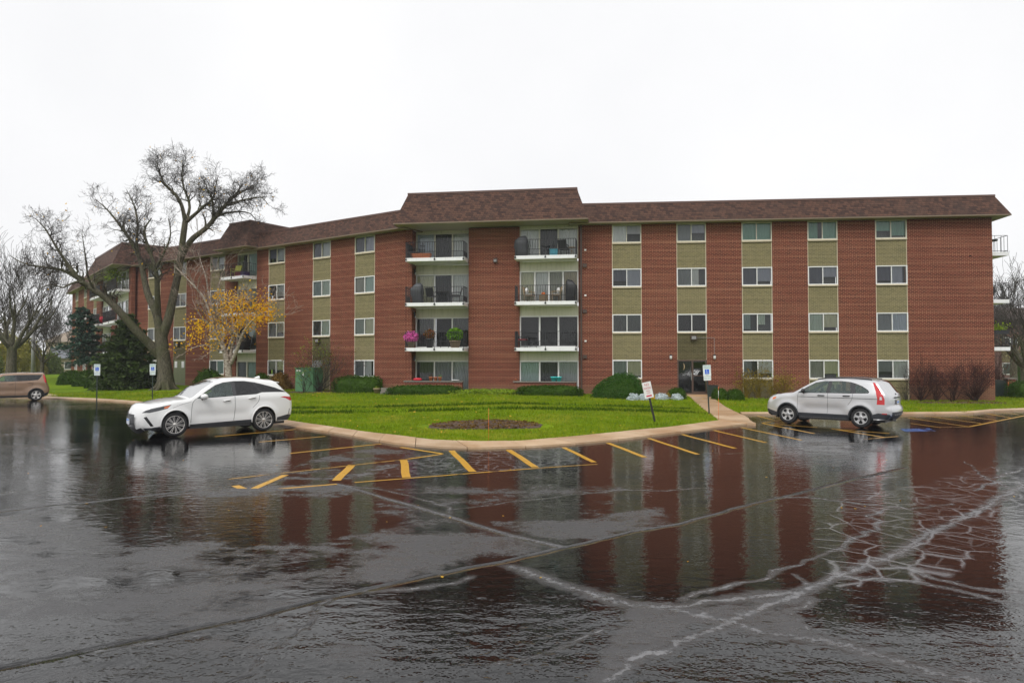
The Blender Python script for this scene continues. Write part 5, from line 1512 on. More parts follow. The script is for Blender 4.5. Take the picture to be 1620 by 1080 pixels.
for i, (px, Y, H, lb) in enumerate([(-30, 95, 15, 'farthest bare tree cut by the left edge'), (40, 120, 13, 'hazy bare tree between the tall tree and the utility pole'), (96, 130, 12, 'hazy bare tree above the far grey roof'), (1640, 105, 16, 'distant bare tree cut by the right edge')]):
    bare_tree(70+i, H, .3, 4, .7, .2, 3, label=lb, px=px, Y=Y, limbs=6, rmin=.025)

# ------------------------------------------------------------------ shrubs and bedding plants
def blob(name, base, R3, mat, n, size, label, cat='shrub', boxy=2.0, seed=1, group=None, asym=0.0, bump=.12, parent=None, z0=0.0, stems=False):
    """clipped shrub: a woody core under a skin of leaves"""
    R = np.random.default_rng(seed)
    o = tag(empty(name, tuple(base)), label, cat, group) if parent is None else parent
    rx, ry, rz = R3
    ph = R.uniform(0, 6.28, 8)
    def surf(u, v):
        d = np.stack([np.cos(u)*np.cos(v), np.sin(u)*np.cos(v), np.sin(v)], -1)
        k = (np.abs(d[..., 0])**boxy + np.abs(d[..., 1])**boxy + np.abs(d[..., 2])**boxy)**(-1/boxy)
        w = 1 + bump * (np.sin(3*u+ph[0])*np.cos(4*v+ph[1]) * .5 + np.sin(7*u+ph[2]+3*v) * .3 + np.sin(11*u+ph[3])*np.sin(9*v+ph[4]) * .3)
        p = d * (k * w)[..., None] * np.array([rx, ry, rz])
        p[..., 2] = np.maximum(p[..., 2], -.05) + z0
        p[..., 2] *= 1 + asym * p[..., 0] / rx
        return p
    u = R.uniform(0, 2*math.pi, n); v = np.arcsin(R.uniform(-.12, 1, n))
    P_ = surf(u, v) * R.uniform(.86, 1.03, (n, 1))
    np_mesh('leaves', *leaf_cards(P_, size, R), M[mat], o)
    U, Vv = np.meshgrid(np.linspace(0, 2*math.pi, 25), np.linspace(-.15, math.pi/2, 9))
    C = surf(U, Vv) * .88
    idx = np.arange(25*9).reshape(9, 25)
    np_mesh('core', C.reshape(-1, 3), np.stack([idx[:-1,:-1].ravel(), idx[:-1,1:].ravel(), idx[1:,1:].ravel(), idx[1:,:-1].ravel()], 1), M['hedge'] if mat in ('hedge', 'mound') else M[mat], o, True)
    return o
def span(px0, px1, py, Y):
    """centre and half width of something standing on the lawn between two photo columns"""
    a, b = AT(px0, py, Y), AT(px1, py, Y)
    return (a[0]+b[0])/2, abs(b[0]-a[0])/2
for nm, px0, px1, Y, ry, rz, mat, n, sz, lb, kw in [
    ('hedge', 529, 607, 41.9, .85, .98, 'hedge', 5200, .075, 'clipped boxy hedge below the white-shuttered window of the left wing', dict(boxy=5)),
    ('hedge', 614, 731, 38.9, .60, .52, 'hedge', 6000, .07, 'long low hedge in front of the left brick patio wall', dict(boxy=4)),
    ('hedge', 818, 921, 38.0, .60, .54, 'hedge', 5600, .07, 'low clipped hedge in front of the right brick patio wall', dict(boxy=4)),
    ('shrub', 936, 1021, 37.2, 1.25, 1.30, 'mound', 9000, .07, 'big rounded green mound shrub left of the entrance', dict(asym=.22, bump=.06)),
    ('shrub', 1056, 1084, 36.9, .5, .58, 'hedge', 1800, .06, 'small clipped shrub just left of the footpath', dict(boxy=3)),
    ('shrub', 1125, 1152, 36.9, .5, .60, 'hedge', 1800, .06, 'small round shrub right of the footpath, nearer the entrance', dict(boxy=2.5)),
    ('shrub', 1149, 1176, 36.7, .5, .58, 'hedge', 1800, .06, 'small round shrub below the grey curtained window, farther from the footpath', dict(boxy=2.5)),
    ('ground_cover', 716, 826, 38.6, .55, .26, 'lime', 5000, .09, 'bright lime green ground cover between the two low hedges', dict(boxy=3, bump=.3)),
    ('shrub', 308, 352, 47.5, .9, 1.35, 'hedge', 2600, .12, 'loose dark evergreen shrub left of the birch', dict(bump=.35)),
    ('shrub', 398, 430, 46.5, .7, 1.15, 'hedge', 1800, .09, 'rounded green shrub behind the roof of the white car', dict()),
    ('shrub', 427, 460, 46.0, .7, 1.15, 'russet', 1500, .10, 'brownish fading shrub behind the tail of the white car', dict(bump=.3)),
    ('shrub', 95, 130, 57.0, 1.3, 1.15, 'hedge', 2400, .12, 'leftmost clipped shrub below the far wing', dict()),
    ('shrub', 118, 153, 54.5, 1.2, 1.25, 'hedge', 2400, .12, 'dark shrub in the middle of the row below the far wing', dict()),
    ('shrub', 138, 165, 52.0, 1.0, 1.0, 'hedge', 2000, .11, 'dark shrub beside the fir with leaf litter at its foot', dict()),
    ('hedge', 1598, 1660, 40.5, .7, .95, 'hedge', 3200, .08, 'square dark hedge at the right edge behind the brick gate wall', dict(boxy=6)),
    ('shrub', 1607, 1650, 62.0, 1.4, 3.2, 'hedge', 2000, .14, 'round evergreen in front of the background block window', dict()),
    ('far_shrub', -20, 46, 88.0, 2.5, 4.6, 'far_yellow', 4200, .30, 'yellow-green thicket behind the tall bare tree', dict(bump=.4)),
    ('far_shrub', 30, 62, 92.0, 2.5, 4.2, 'far_yellow', 3000, .30, 'yellow-green bush behind the utility pole', dict(bump=.4)),
    ('far_shrub', 66, 92, 96.0, 2.0, 2.8, 'far_green', 2400, .28, 'green bush in front of the far grey-roofed house', dict(bump=.4)),
    ('far_shrub', -60, -10, 80.0, 2.5, 3.8, 'far_green', 2600, .28, 'dark green bush cut by the left edge', dict(bump=.4)),
]:
    x, hw = span(px0, px1, 600, Y)
    blob(nm, (x, Y, TZ(x, Y)), (hw, ry, rz), mat, n, sz, lb, seed=int(px0) % 97 + 3, **kw)
for px, py, lb in [(1002,632.5,'silver plant at the foot of the mound shrub, leftmost of the four'), (1018,632.5,'silver plant behind the leaning no-parking sign'), (1046,631.5,'widest silver plant, third from the left'), (1071,632,'silver plant beside the clipped shrub at the footpath')]:
    p = LG(px, py); blob('silver_plant', (p[0], p[1], p[2]), (.30 + .1*(px == 1046), .25, .32), 'silver', 380, .09, lb, 'plant', seed=int(px), bump=.3, group='silver bedding plants')
p = LG(1058, 631); blob('bedding_plant', tuple(p), (.25, .22, .30), 'straw', 260, .08, 'small ochre plant between two silver plants', 'plant', seed=4, bump=.3)
p = LG(1034, 631); blob('bedding_plant', tuple(p), (.16, .16, .2), 'fallen', 140, .07, 'tiny orange plant behind the leaning sign post', 'plant', seed=6, bump=.3)

def twiggy(name, base, H, spread, n, mat, label, seed, leaf=None, nl=0, lvl=2, cat='shrub', group=None, r=.018):
    """shrub of bare or thin-leaved stems from one root"""
    t = Tree(seed)
    b = np.array(base, float)
    for q in range(n):
        a = t.R.uniform(0, 6.28); s_ = spread * t.R.uniform(.2, 1)
        d = unit(np.array([s_*math.cos(a), s_*math.sin(a)*.7, 1]))
        t.grow(b + (t.R.normal(0,.06), t.R.normal(0,.06), -.03), d, H*t.R.uniform(.4, .62), r*t.R.uniform(.7, 1.3), lvl, .65, .12, .14, 2, .004)
    o = tag(empty(name, tuple(b)), label, cat, group)
    for m in (t.thick, t.thin): m.v = [tuple(np.array(v) - b) for v in m.v]
    t.thin.build('stems', M[mat], o)
    if leaf:
        tp = np.array([p for p, d in t.tips]) - b
        P_ = tp[t.R.integers(0, len(tp), nl)] + t.R.normal(0, .14, (nl, 3))
        P_[:, 2] = np.clip(P_[:, 2], .05, None)
        np_mesh('leaves', *leaf_cards(P_, .09, t.R), M[leaf], o)
    return o
for i, (px, py, H, sp, n, lb) in enumerate([(1455,627,1.75,.9,30,'bare reddish bush nearest the window, leftmost of four along the brick wall'), (1481,627,1.45,.7,18,'small bare bush, second from the left along the brick wall'), (1506,628,1.8,.6,16,'upright bare bush, third from the left along the brick wall'), (1541,628,2.0,1.35,46,'widest bare bush, last along the brick wall before the corner')]):
    twiggy('bare_bush', wall_foot(WR, px, .75), H, sp, n, 'red_twig', lb, 40+i, lvl=3, group='bare bushes along the brick wall', r=.022)
for i, (px, py, H, lb) in enumerate([(1180,625.5,1.25,'thin straw-coloured shrub beside the clipped round shrubs'), (1199,625.5,1.5,'dense straw-yellow shrub below the grey curtained window'), (1240,626,1.35,'straw-yellow shrub just above the bonnet of the silver car'), (1223,626,1.0,'low pale shrub between the two straw-yellow ones')]):
    twiggy('straw_shrub', wall_foot(WR, px, .6), H, .5, 22, 'straw', lb, 60+i, 'straw', 330 if i != 3 else 90, group='straw-coloured shrubs')
twiggy('overgrown_shrub', foot(504, 618, 42.6), 2.5, .75, 34, 'twig', 'half-bare overgrown shrub growing over the green utility cabinet', 66, 'russet', 800, 3, r=.022)
twiggy('overgrown_shrub', foot(482, 618, 42.0), 1.9, .35, 10, 'twig', 'thin climber in front of the green utility cabinet', 67, 'lime', 120, 2)
twiggy('climbing_vine', tuple(WL.w(-6.95, .25, .4)), 3.3, .22, 12, 'twig', 'lime green vine climbing the olive panel above the utility cabinet', 68, 'lime', 460, 2)
twiggy('bare_bush', foot(530, 620, 41.6), 2.1, 1.1, 5, 'twig', 'leaning bare stems left of the boxy hedge', 69, 'russet', 60, 3)
twiggy('bare_bush', foot(1580, 615, 48.0), 3.2, .7, 24, 'red_twig', 'tall reddish bush behind the right corner of the block', 71, 'russet', 160, 3, r=.03)
twiggy('bare_bush', wall_foot(WR, 1434, .6), .9, .6, 12, 'twig', 'very small bare bush beneath the last window column', 72, lvl=2)

# ------------------------------------------------------------------ beds, grass, leaves
def mulch():
    k = Nodes('mulch')
    a = k.noise(9.0, 5.0, 0.7, k.coord()); b = k.noise(1.2, 3.0, .5, k.coord())
    c = k.mix(k.ramp(a, .35, .7), (0.035, 0.022, 0.016), (0.15, 0.085, 0.05))
    k.P(Base_Color=k.mix(k.ramp(b, .5, .7, 0, .5), c, (0.06, 0.035, 0.03)), Roughness=.9, Normal=k.bump(a, 1.0, .05))
    return k.m
M['mulch'] = mulch()
def bed(px0, px1, py, ry, label, seed, n=900):
    a, b = LG(px0, py), LG(px1, py)
    c = (a + b) / 2; rx = abs(b[0]-a[0]) / 2
    R = np.random.default_rng(seed); m = MB()
    ang = np.linspace(0, 2*math.pi, 48, endpoint=False)
    vs, fs = [], []
    for f in (1.0, .8, .55, .3):
        for t in ang:
            w = 1 + .07*math.sin(3*t+seed) + .05*math.sin(7*t)
            x, y = c[0] + rx*f*w*math.cos(t), c[1] + ry*f*w*math.sin(t)
            vs.append((x, y, TZ(x, y) + (.012 if f == 1 else .035) + R.uniform(0, .03)*(f < 1)))
    for i in range(3):
        for k in range(48): fs.append((i*48+k, i*48+(k+1) % 48, (i+1)*48+(k+1) % 48, (i+1)*48+k))
    fs.append(tuple(3*48+k for k in range(48)))
    m.add(vs, fs, True)
    o = structure(m.build('mulch_bed', M['mulch']))
    r, t = np.sqrt(R.uniform(0, .9, n)), R.uniform(0, 6.28, n)
    P_ = np.column_stack([c[0] + rx*r*np.cos(t), c[1] + ry*r*np.sin(t)])
    P_ = np.column_stack([P_, terrain(P_) + .05])
    ch = np_mesh('bark_chips', *leaf_cards(P_, .10, R, .7), M['russet'], o); stuff(ch)
bed(678, 858, 673, 1.35, '', 3, 1300)
bed(1448, 1597, 637.5, .75, '', 4, 500)
bed(1180, 1260, 630, .5, '', 5, 120)
bed(452, 545, 620, 1.0, '', 6, 300)
def visible_lawn(n, R, y0=17.6, y1=46.0, p=1.6):
    """random points of the lawn, more of them near the camera"""
    Y = y0 + (y1 - y0) * R.random(n)**p
    X = (R.random(n)*2 - 1) * (.80 * Y)
    P_ = np.column_stack([X, Y])
    P_ = P_[in_poly(P_, lp)]
    return P_
R = np.random.default_rng(17)
P_ = visible_lawn(230000, R)
ok = np.ones(len(P_), bool)
c0 = LG(768, 673); ok &= ((P_[:,0]-c0[0])/2.3)**2 + ((P_[:,1]-c0[1])/1.25)**2 > 1
wp = [tuple(p) for p in walk_l] + [tuple(p) for p in walk_r[::-1]]
ok &= ~in_poly(P_, wp)
P_ = P_[ok]; n = len(P_)
Z = terrain(P_)
h = R.uniform(.03, .075, n) * (0.8 + .02 * P_[:, 1]); wd = R.uniform(.007, .013, n) * (.5 + P_[:, 1] / 24)
a = R.uniform(0, 6.28, n); ln = R.normal(0, .035, (n, 2))
V = np.empty((n, 3, 3))
V[:, 0] = np.column_stack([P_[:,0] - np.cos(a)*wd, P_[:,1] - np.sin(a)*wd, Z - .01])
V[:, 1] = np.column_stack([P_[:,0] + np.cos(a)*wd, P_[:,1] + np.sin(a)*wd, Z - .01])
V[:, 2] = np.column_stack([P_[:,0] + ln[:,0], P_[:,1] + ln[:,1], Z + h])
stuff(np_mesh('grass', V.reshape(-1, 3), np.arange(3*n).reshape(n, 3), M['lawn_blade']), 'short wet green grass of the lawn in front of the block', 'grass')
# unmown grass along the two low banks, coloured darker to paint their shading
n = 15000
X = R.uniform(-14.5, 8.0, n); wh = R.integers(0, 2, n)
Yc = np.where(wh == 0, 28.3, 30.6) + .25*np.sin(X*.35) + .05 + R.normal(0, .05, n)
keep = R.random(n) < .35 + .65*(np.sin(X*.9 + wh*2) * np.sin(X*.37 + 1) > -.35)
X, Yc = X[keep], Yc[keep]; n = len(X); P_ = np.column_stack([X, Yc]); Z = terrain(P_)
a = R.uniform(0, 6.28, n); h = R.uniform(.05, .12, n)
V = np.empty((n, 3, 3))
V[:, 0] = np.column_stack([X - np.cos(a)*.014, Yc - np.sin(a)*.014, Z - .01]); V[:, 1] = np.column_stack([X + np.cos(a)*.014, Yc + np.sin(a)*.014, Z - .01])
V[:, 2] = np.column_stack([X + R.normal(0, .03, n), Yc + R.normal(0, .03, n), Z + h])
stuff(np_mesh('shaded_long_grass', V.reshape(-1, 3), np.arange(3*n).reshape(n, 3), M['shaded_long_grass']), 'two dark lines of longer grass along the low banks across the lawn', 'grass')
# fallen leaves
P1 = visible_lawn(1500, R, 18, 40, 1.0); P1 = P1[(P1[:,0] < 0) | (R.random(len(P1)) < .25)]
P2 = np.column_stack([AT(470, 600, 40)[0] + R.normal(0, 2.2, 90), 40.6 + R.normal(0, 1.0, 90)]); P2 = P2[in_poly(P2, lp)]
pl_ = np.vstack([P1, P2]); lz = terrain(pl_) + .055
P3 = np.column_stack([R.uniform(-16, 14, 70), 6 + 20*R.random(70)]); P3 = P3[~in_poly(P3, lp)]
A3 = np.vstack([np.column_stack([pl_, lz]), np.column_stack([P3, lot_z(P3[:,1]) + .007])])
V, Fq = leaf_cards(A3, np.where(np.arange(len(A3)) < len(pl_), .095, .045), R, .93)
stuff(np_mesh('fallen_leaves', V, Fq, M['fallen']), 'scattered yellow and brown leaves on the lawn and the asphalt', 'leaves')
# ------------------------------------------------------------------ signs and stakes
M['sign_white'] = plain('sign_white', (0.72, 0.77, 0.76), 0.35, var=.05)
M['sign_blue'] = plain('sign_blue', (0.01, 0.11, 0.62), 0.35)
M['sign_green'] = plain('sign_green', (0.04, 0.30, 0.27), 0.35)
M['sign_red'] = plain('sign_red', (0.55, 0.05, 0.09), 0.35)
def words(txt, size, name, mat, parent, x, z, y, width=None):
    """flat lettering facing the camera side of a sign"""
    cu = bpy.data.curves.new(name, 'FONT'); cu.body = txt; cu.size = size; cu.align_x = 'CENTER'; cu.align_y = 'CENTER'; cu.resolution_u = 2
    tmp = bpy.data.objects.new(name, cu); col.objects.link(tmp)
    dg = bpy.context.evaluated_depsgraph_get()
    me = bpy.data.meshes.new_from_object(tmp.evaluated_get(dg))
    bpy.data.objects.remove(tmp); bpy.data.curves.remove(cu)
    xs = [v.co.x for v in me.vertices]
    k = width / (max(xs) - min(xs)) if width and (max(xs) - min(xs)) > width else 1.0
    for v in me.vertices: v.co = (x + v.co.x * k, y, z + v.co.y)
    return link(name, me, mat, parent)
def access_sign(px, py, Hs, label, post='post_green', kerb=False):
    p = LG(px, py)
    o = tag(empty('parking_sign', tuple(p)), label, 'sign', 'accessible parking signs')
    o.rotation_euler = (0, 0, math.atan2(-p[0], p[1]) * .6)
    MB().box(-.028, .028, -.014, .014, -.1, Hs).build('post', M[post], o)
    b = MB().box(-.155, .155, -.030, -.018, Hs-.46, Hs+.0).build('sign_board', M['sign_white'], o)
    words('RESERVED', .075, 'lettering', M['sign_green'], b, 0, Hs-.06, -.0325, .27)
    words('PARKING', .075, 'lettering', M['sign_green'], b, 0, Hs-.135, -.0325, .25)
    MB().box(-.085, .085, -.0335, -.031, Hs-.37, Hs-.18).build('symbol_field', M['sign_blue'], b)
    w = MB()
    w.tube([(.0+.042*math.cos(t), -.035, Hs-.305+.042*math.sin(t)) for t in np.linspace(2.3, 6.4, 12)], [.006]*12, 4)
    w.tube([(-.015,-.035,Hs-.215), (-.012,-.035,Hs-.275), (.025,-.035,Hs-.275), (.045,-.035,Hs-.33)], [.008]*4, 4)
    w.ball((-.016, -.035, Hs-.20), .013, 8, 5)
    w.build('wheelchair_symbol', M['sign_white'], b)
    words('ONLY', .05, 'lettering', M['sign_green'], b, 0, Hs-.42, -.0325, .12)
    b2 = MB().box(-.145, .145, -.030, -.018, Hs-.63, Hs-.47).build('fine_board', M['sign_white'], o)
    words('$250 FINE', .06, 'lettering', M['sign_green'], b2, 0, Hs-.55, -.0325, .25)
    return o
s1 = access_sign(153, 633.0, 2.02, 'accessible parking sign farthest left, standing before the fir')
s2 = access_sign(241, 631.5, 2.02, 'accessible parking sign in front of the big bare tree trunk')
s3 = access_sign(1122, 655.5, 2.02, 'accessible parking sign leaning slightly beside the entrance footpath')
s3.rotation_euler = (0, rad(-2.5), s3.rotation_euler[2])
p = LG(1036, 667)
o = tag(empty('no_parking_sign', tuple(p)), 'red and white no-parking sign leaning left on a black post in the lawn', 'sign')
o.rotation_euler = (0, rad(-12.5), 0)
MB().box(-.035, .035, -.018, .018, -.12, 1.42).build('post', M['post_black'], o)
b = MB().box(-.16, .16, -.034, -.022, .88, 1.46).build('sign_board', M['white'], o)
words('NO', .14, 'lettering', M['sign_red'], b, 0, 1.36, -.037, .16)
words('PARKING', .12, 'lettering', M['sign_red'], b, 0, 1.235, -.037, .27)
words('FIRE', .07, 'lettering', M['sign_red'], b, 0, 1.13, -.037, .12)
words('LANE', .07, 'lettering', M['sign_red'], b, 0, 1.055, -.037, .13)
MB().box(-.10, .10, -.0365, -.0345, .93, .985).build('red_band', M['sign_red'], b)
def stake(p, H, r, label, mats):
    o = tag(empty('marker_stake', tuple(p)), label, 'stake')
    z = -.05
    for m, h in mats:
        MB().bar((0,0,z), (0,0,z+h), r, 6).build('rod', M[m], o); z += h
stake(LG(773, 697), .95, .005, 'thin orange marker rod at the front edge of the lawn', [('orange', .95)])
stake(LG(1137, 664), 1.25, .008, 'orange and white marker stake at the corner of the footpath', [('orange', .85), ('white', .30), ('orange', .15)])
stake(LG(1596, 628), 1.0, .03, 'white and orange marker post by the brick gate wall', [('white', .62), ('orange', .33)])

# ------------------------------------------------------------------ utility cabinet, bins, gate wall
p = np.array(foot(489, 618, 43.0))
o = tag(empty('utility_cabinet', tuple(p), -rad(28)), 'tall green steel utility cabinet by the left wing', 'cabinet')
MB().box(-.75, .75, -.42, .42, .0, 1.50).build('body', M['green_box'], o)
MB().box(-.80, .80, -.47, .47, 1.502, 1.56).build('lid', M['green_box'], o)
for sx in (-.74, .01): MB().box(sx, sx+.73, -.445, -.422, .08, 1.46).build('door', M['green_box'], o)
MB().box(-.65, -.25, -.450, -.447, 1.32, 1.40).build('label_plate', M['white'], o)
MB().box(-.12, -.03, -.450, -.447, 1.05, 1.28).build('label_plate', M['white'], o)
MB().box(-1.0, 1.0, -.65, .65, -.15, -.002).build('plinth', M['concrete_dark'], o)
p = LG(479, 617)
o = tag(empty('standpipe', tuple(p)), 'small dark standpipe with red and white bands before the utility cabinet', 'pipe')
MB().bar((0,0,-.05), (0,0,.62), .06, 8).build('pipe', M['black'], o)
MB().bar((0,0,.62), (0,0,.74), .075, 8).build('band', M['white'], o); MB().bar((0,0,.74), (0,0,.84), .07, 8).build('band', M['sign_red'], o)
p = np.array(WR.w(7.45, .42, 0)); p[2] = TZ(p[0], p[1])
o = tag(empty('waste_bin', tuple(p), WR.a), 'dark green waste bin against the wall right of the entrance', 'bin')
MB().add([(-.25,-.22,0),(.25,-.22,0),(.25,.22,0),(-.25,.22,0),(-.27,-.24,.62),(.27,-.24,.62),(.27,.24,.62),(-.27,.24,.62)], [(0,3,2,1),(0,1,5,4),(1,2,6,5),(2,3,7,6),(3,0,4,7),(4,5,6,7)]).build('body', M['post_green'], o)
MB().box(-.29, .29, -.26, .26, .622, .67).build('lid', M['post_green'], o)
def pot(p, r, h, mat, label, plant=None, n=60, ph=.25, cat='pot', group=None, name='flower_pot'):
    o = tag(empty(name, tuple(p)), label, cat, group)
    MB().lathe([(r*.68, 0), (r*.95, h*.8), (r*1.08, h*.82), (r*1.08, h), (r*.9, h), (r*.85, h*.9)], 14).build('pot', M[mat], o)
    if plant:
        R = np.random.default_rng(int(abs(p[0]*100)) + 3)
        q = R.normal(0, 1, (n, 3)); q /= np.linalg.norm(q, axis=1)[:, None]
        P_ = q * R.uniform(.55, 1.0, (n, 1)) * np.array([max(r, ph*.62), max(r, ph*.62), ph*.5]) + np.array([0, 0, h + ph*.42])
        P_[:, 2] = np.maximum(P_[:, 2], h*.55)
        stuff(np_mesh('plant', *leaf_cards(P_, max(.06, ph*.17), R), M[plant], o))
    return o
pot(LG(596, 622.5), .20, .32, 'tan_wood', 'tan flower pot at the right end of the boxy hedge', 'lime', 40, .15)
p = LG(610.5, 623)
tag(MB().box(-.3, .3, -.2, .2, -.02, .14).box(-.26, .26, -.16, .16, .14, .36).build('planter_box', M['concrete_dark'], None, tuple(p)), 'grey stone planter left of the long low hedge', 'planter')
p = np.array([AT(1587, 610, 41.5)[0], 41.5, TZ(AT(1587, 610, 41.5)[0], 41.5)])
o = tag(empty('gate_wall', tuple(p)), 'low brick wall end with dark screen behind the right corner', 'wall')
MB().box(.18, .62, -.2, .2, -.1, 1.08).build('pier', M['brick'], o)
MB().box(.12, .68, -.26, .26, 1.082, 1.15).build('cap', M['concrete_dark'], o)
MB().box(-1.1, .178, -.06, .06, -.1, 1.02).build('screen', M['post_green'], o)

# ------------------------------------------------------------------ things on the balconies
def at_wing(name, W, u, v, z, label, cat, rz=0.0, group=None):
    return tag(empty(name, W.w(u, v, z), W.a + rz), label, cat, group)
def grill(W, u, v, z, mat, label, w=.62, h=1.12, rz=0.0):
    o = at_wing('covered_grill', W, u, v, z, label, 'grill', rz)
    m = MB(); P = []
    for f, k in ((0, .86), (.25, .82), (.52, 1.0), (.74, .98), (.92, .72), (1.0, .50)):
        ring = []
        for i in range(16):
            t = 2*math.pi*i/16; r = 1 + .08*math.sin(5*t + f*9 + u)
            ring.append((w*k*r*.5*np.sign(math.cos(t))*abs(math.cos(t))**.35 + .05*math.sin(7*f+u), .30*k*r*np.sign(math.sin(t))*abs(math.sin(t))**.35, h*f*(1 + .05*math.cos(t+u))))
        P.append(ring)
    vs = [v_ for ring in P for v_ in ring]
    fs = [(i*16+k, i*16+(k+1) % 16, (i+1)*16+(k+1) % 16, (i+1)*16+k) for i in range(5) for k in range(16)] + [tuple(80+k for k in range(16)), tuple(range(16))[::-1]]
    m.add(vs, fs, True); m.build('cover', M[mat], o)
    MB().box(-.26*w/.62, .26*w/.62, -.2, .2, .0, .04).build('wheel_base', M['black'], o)
    return o
def chair(W, u, v, z, mat, label, rz=0.0, cushion=None, pillow=None, group=None):
    o = at_wing('balcony_chair', W, u, v, z, label, 'chair', rz, group)
    MB().box(-.26, .26, -.25, .25, .38, .43).build('seat', M[mat], o)
    MB().add([(-.26,.22,.43),(.26,.22,.43),(.26,.36,.90),(-.26,.36,.90),(-.26,.26,.43),(.26,.26,.43),(.26,.40,.90),(-.26,.40,.90)], [(0,1,2,3),(7,6,5,4),(0,4,5,1),(3,2,6,7),(0,3,7,4),(1,5,6,2)]).build('backrest', M[mat], o)
    for x in (-.24, .24):
        for y in (-.22, .24): MB().bar((x, y, 0), (x, y, .38), .018).build('leg', M[mat], o)
        MB().bar((x, -.24, .62), (x, .28, .64), .02).bar((x, -.22, .40), (x, -.22, .62), .016).build('armrest', M[mat], o)
    if cushion: MB().box(-.24, .24, -.24, .2, .432, .50).build('cushion', M[cushion], o)
    if pillow: MB().ball((0, .18, .66), (.2, .10, .2), 10, 6).build('pillow', M[pillow], o)
    return o
def small_table(W, u, v, z, mat, label, r=.26, h=.55):
    o = at_wing('side_table', W, u, v, z, label, 'table')
    MB().lathe([(r, h-.03), (r, h)], 14).build('top', M[mat], o)
    for k in range(3):
        a = k*2.09 + .4; MB().bar((r*.8*math.cos(a), r*.8*math.sin(a), 0), (-.2*r*math.cos(a), -.2*r*math.sin(a), h-.03), .014).build('leg', M[mat], o)
    return o
F1, F2, F3 = FLOORS[1], FLOORS[2], FLOORS[3]
# left stack, top floor
o = at_wing('planter_box', WC, 1.15, .62, F3, 'terracotta trough planter on the top left balcony', 'planter')
MB().add([(-.5,-.16,0),(.5,-.16,0),(.5,.16,0),(-.5,.16,0),(-.56,-.2,.30),(.56,-.2,.30),(.56,.2,.30),(-.56,.2,.30)], [(0,3,2,1),(0,1,5,4),(1,2,6,5),(2,3,7,6),(3,0,4,7)]).build('trough', M['terracotta'], o)
MB().add([(-.52,-.17,.27),(.52,-.17,.27),(.52,.17,.30),(-.52,.17,.29),(0,0,.36)], [(0,1,4),(1,2,4),(2,3,4),(3,0,4)]).build('soil', M['mulch'], o)
o = at_wing('plant_stand', WC, 1.05, .05, F3, 'tall black wire plant stand on the top left balcony', 'stand')
st = MB()
for a in range(4): st.bar((.16*math.cos(a*1.57), .16*math.sin(a*1.57), 0), (.05*math.cos(a*1.57), .05*math.sin(a*1.57), 1.05), .012)
for z in (.3, .6, .85): st.tube([(.15*math.cos(t), .15*math.sin(t), z) for t in np.linspace(0, 6.28, 13)], [.012]*13, 4)
st.build('wire_frame', M['iron'], o)
chair(WC, .62, .45, F3, 'iron', 'black scroll-armed chair at the left end of the top left balcony', rz=1.2)
# left stack, third floor
grill(WC, .85, .45, F2, 'cover_grey', 'dark covered grill on the third-floor left balcony', .72, 1.15)
chair(WC, 1.75, .4, F2, 'iron', 'dark chair between the grill and the table on the third-floor left balcony', rz=2.8)
small_table(WC, 2.35, .45, F2, 'iron', 'black patio table on the third-floor left balcony', .42, .68)
chair(WC, 3.15, .35, F2, 'iron', 'dark chair at the right end of the third-floor left balcony', rz=-1.4, cushion='seat_dark')
# left stack, second floor
pot(WC.w(.55, .75, F1), .24, .34, 'tan_wood', 'pot of bright pink flowers on the second-floor left balcony', 'pink', 700, .72)
pot(WC.w(1.62, .55, F1+.0), .25, .55, 'black', 'black pot of red and green flowers on the second-floor left balcony', 'redflower', 420, .6)
o = pot(WC.w(3.15, .5, F1), .34, .42, 'tan_wood', 'pot of bright green trailing plant on the second-floor left balcony', 'trail', 1100, .82)
chair(WC, 2.45, .3, F1, 'iron', 'black folding chair on the second-floor left balcony', rz=-1.3)
# left ground-floor patio wall
for i, (u, mt, pl, lb) in enumerate([(1.78,'terracotta','russet','leftmost of three terracotta pots on the left patio wall'), (2.06,'terracotta',None,'middle terracotta pot on the left patio wall, empty'), (2.33,'terracotta','trail','right terracotta pot on the left patio wall, with a green sprig')]):
    pot(WC.w(u, .84, 1.13), .11, .22, mt, lb, pl, 20, .18, group='terracotta pots on the patio wall')
tag(MB().ball((0,0,.08), (.28,.12,.09), 12, 6).build('red_cushion', M['bright_red'], None, WC.w(.98, .84, 1.13)), 'red cushion lying on the left patio wall', 'cushion')
tag(MB().lathe([(.05,0),(.2,.02),(.24,.06),(.20,.07)], 16).build('white_bowl', M['white'], None, WC.w(3.25, .84, 1.13)), 'shallow white bowl on the left patio wall', 'bowl')
# right stack, top floor
grill(WC, 7.10, .5, F3, 'cover_grey', 'grey covered grill at the left end of the top right balcony', .78, 1.15)
small_table(WC, 8.55, .5, F3, 'iron', 'small black table on the top right balcony', .24, .58)
tag(MB().box(-.22,.22,-.2,.2,.0,.36).box(-.24,.24,-.22,.22,.361,.41).build('storage_box', M['blue_cloth'], None, WC.w(8.98, .55, F3), WC.a), 'blue storage box on the top right balcony', 'box')
chair(WC, 9.55, .45, F3, 'iron', 'black high-backed chair on the top right balcony', rz=2.9, cushion='seat_dark')
small_table(WC, 10.02, .5, F3, 'tan_wood', 'small wooden table at the right end of the top right balcony', .2, .5)
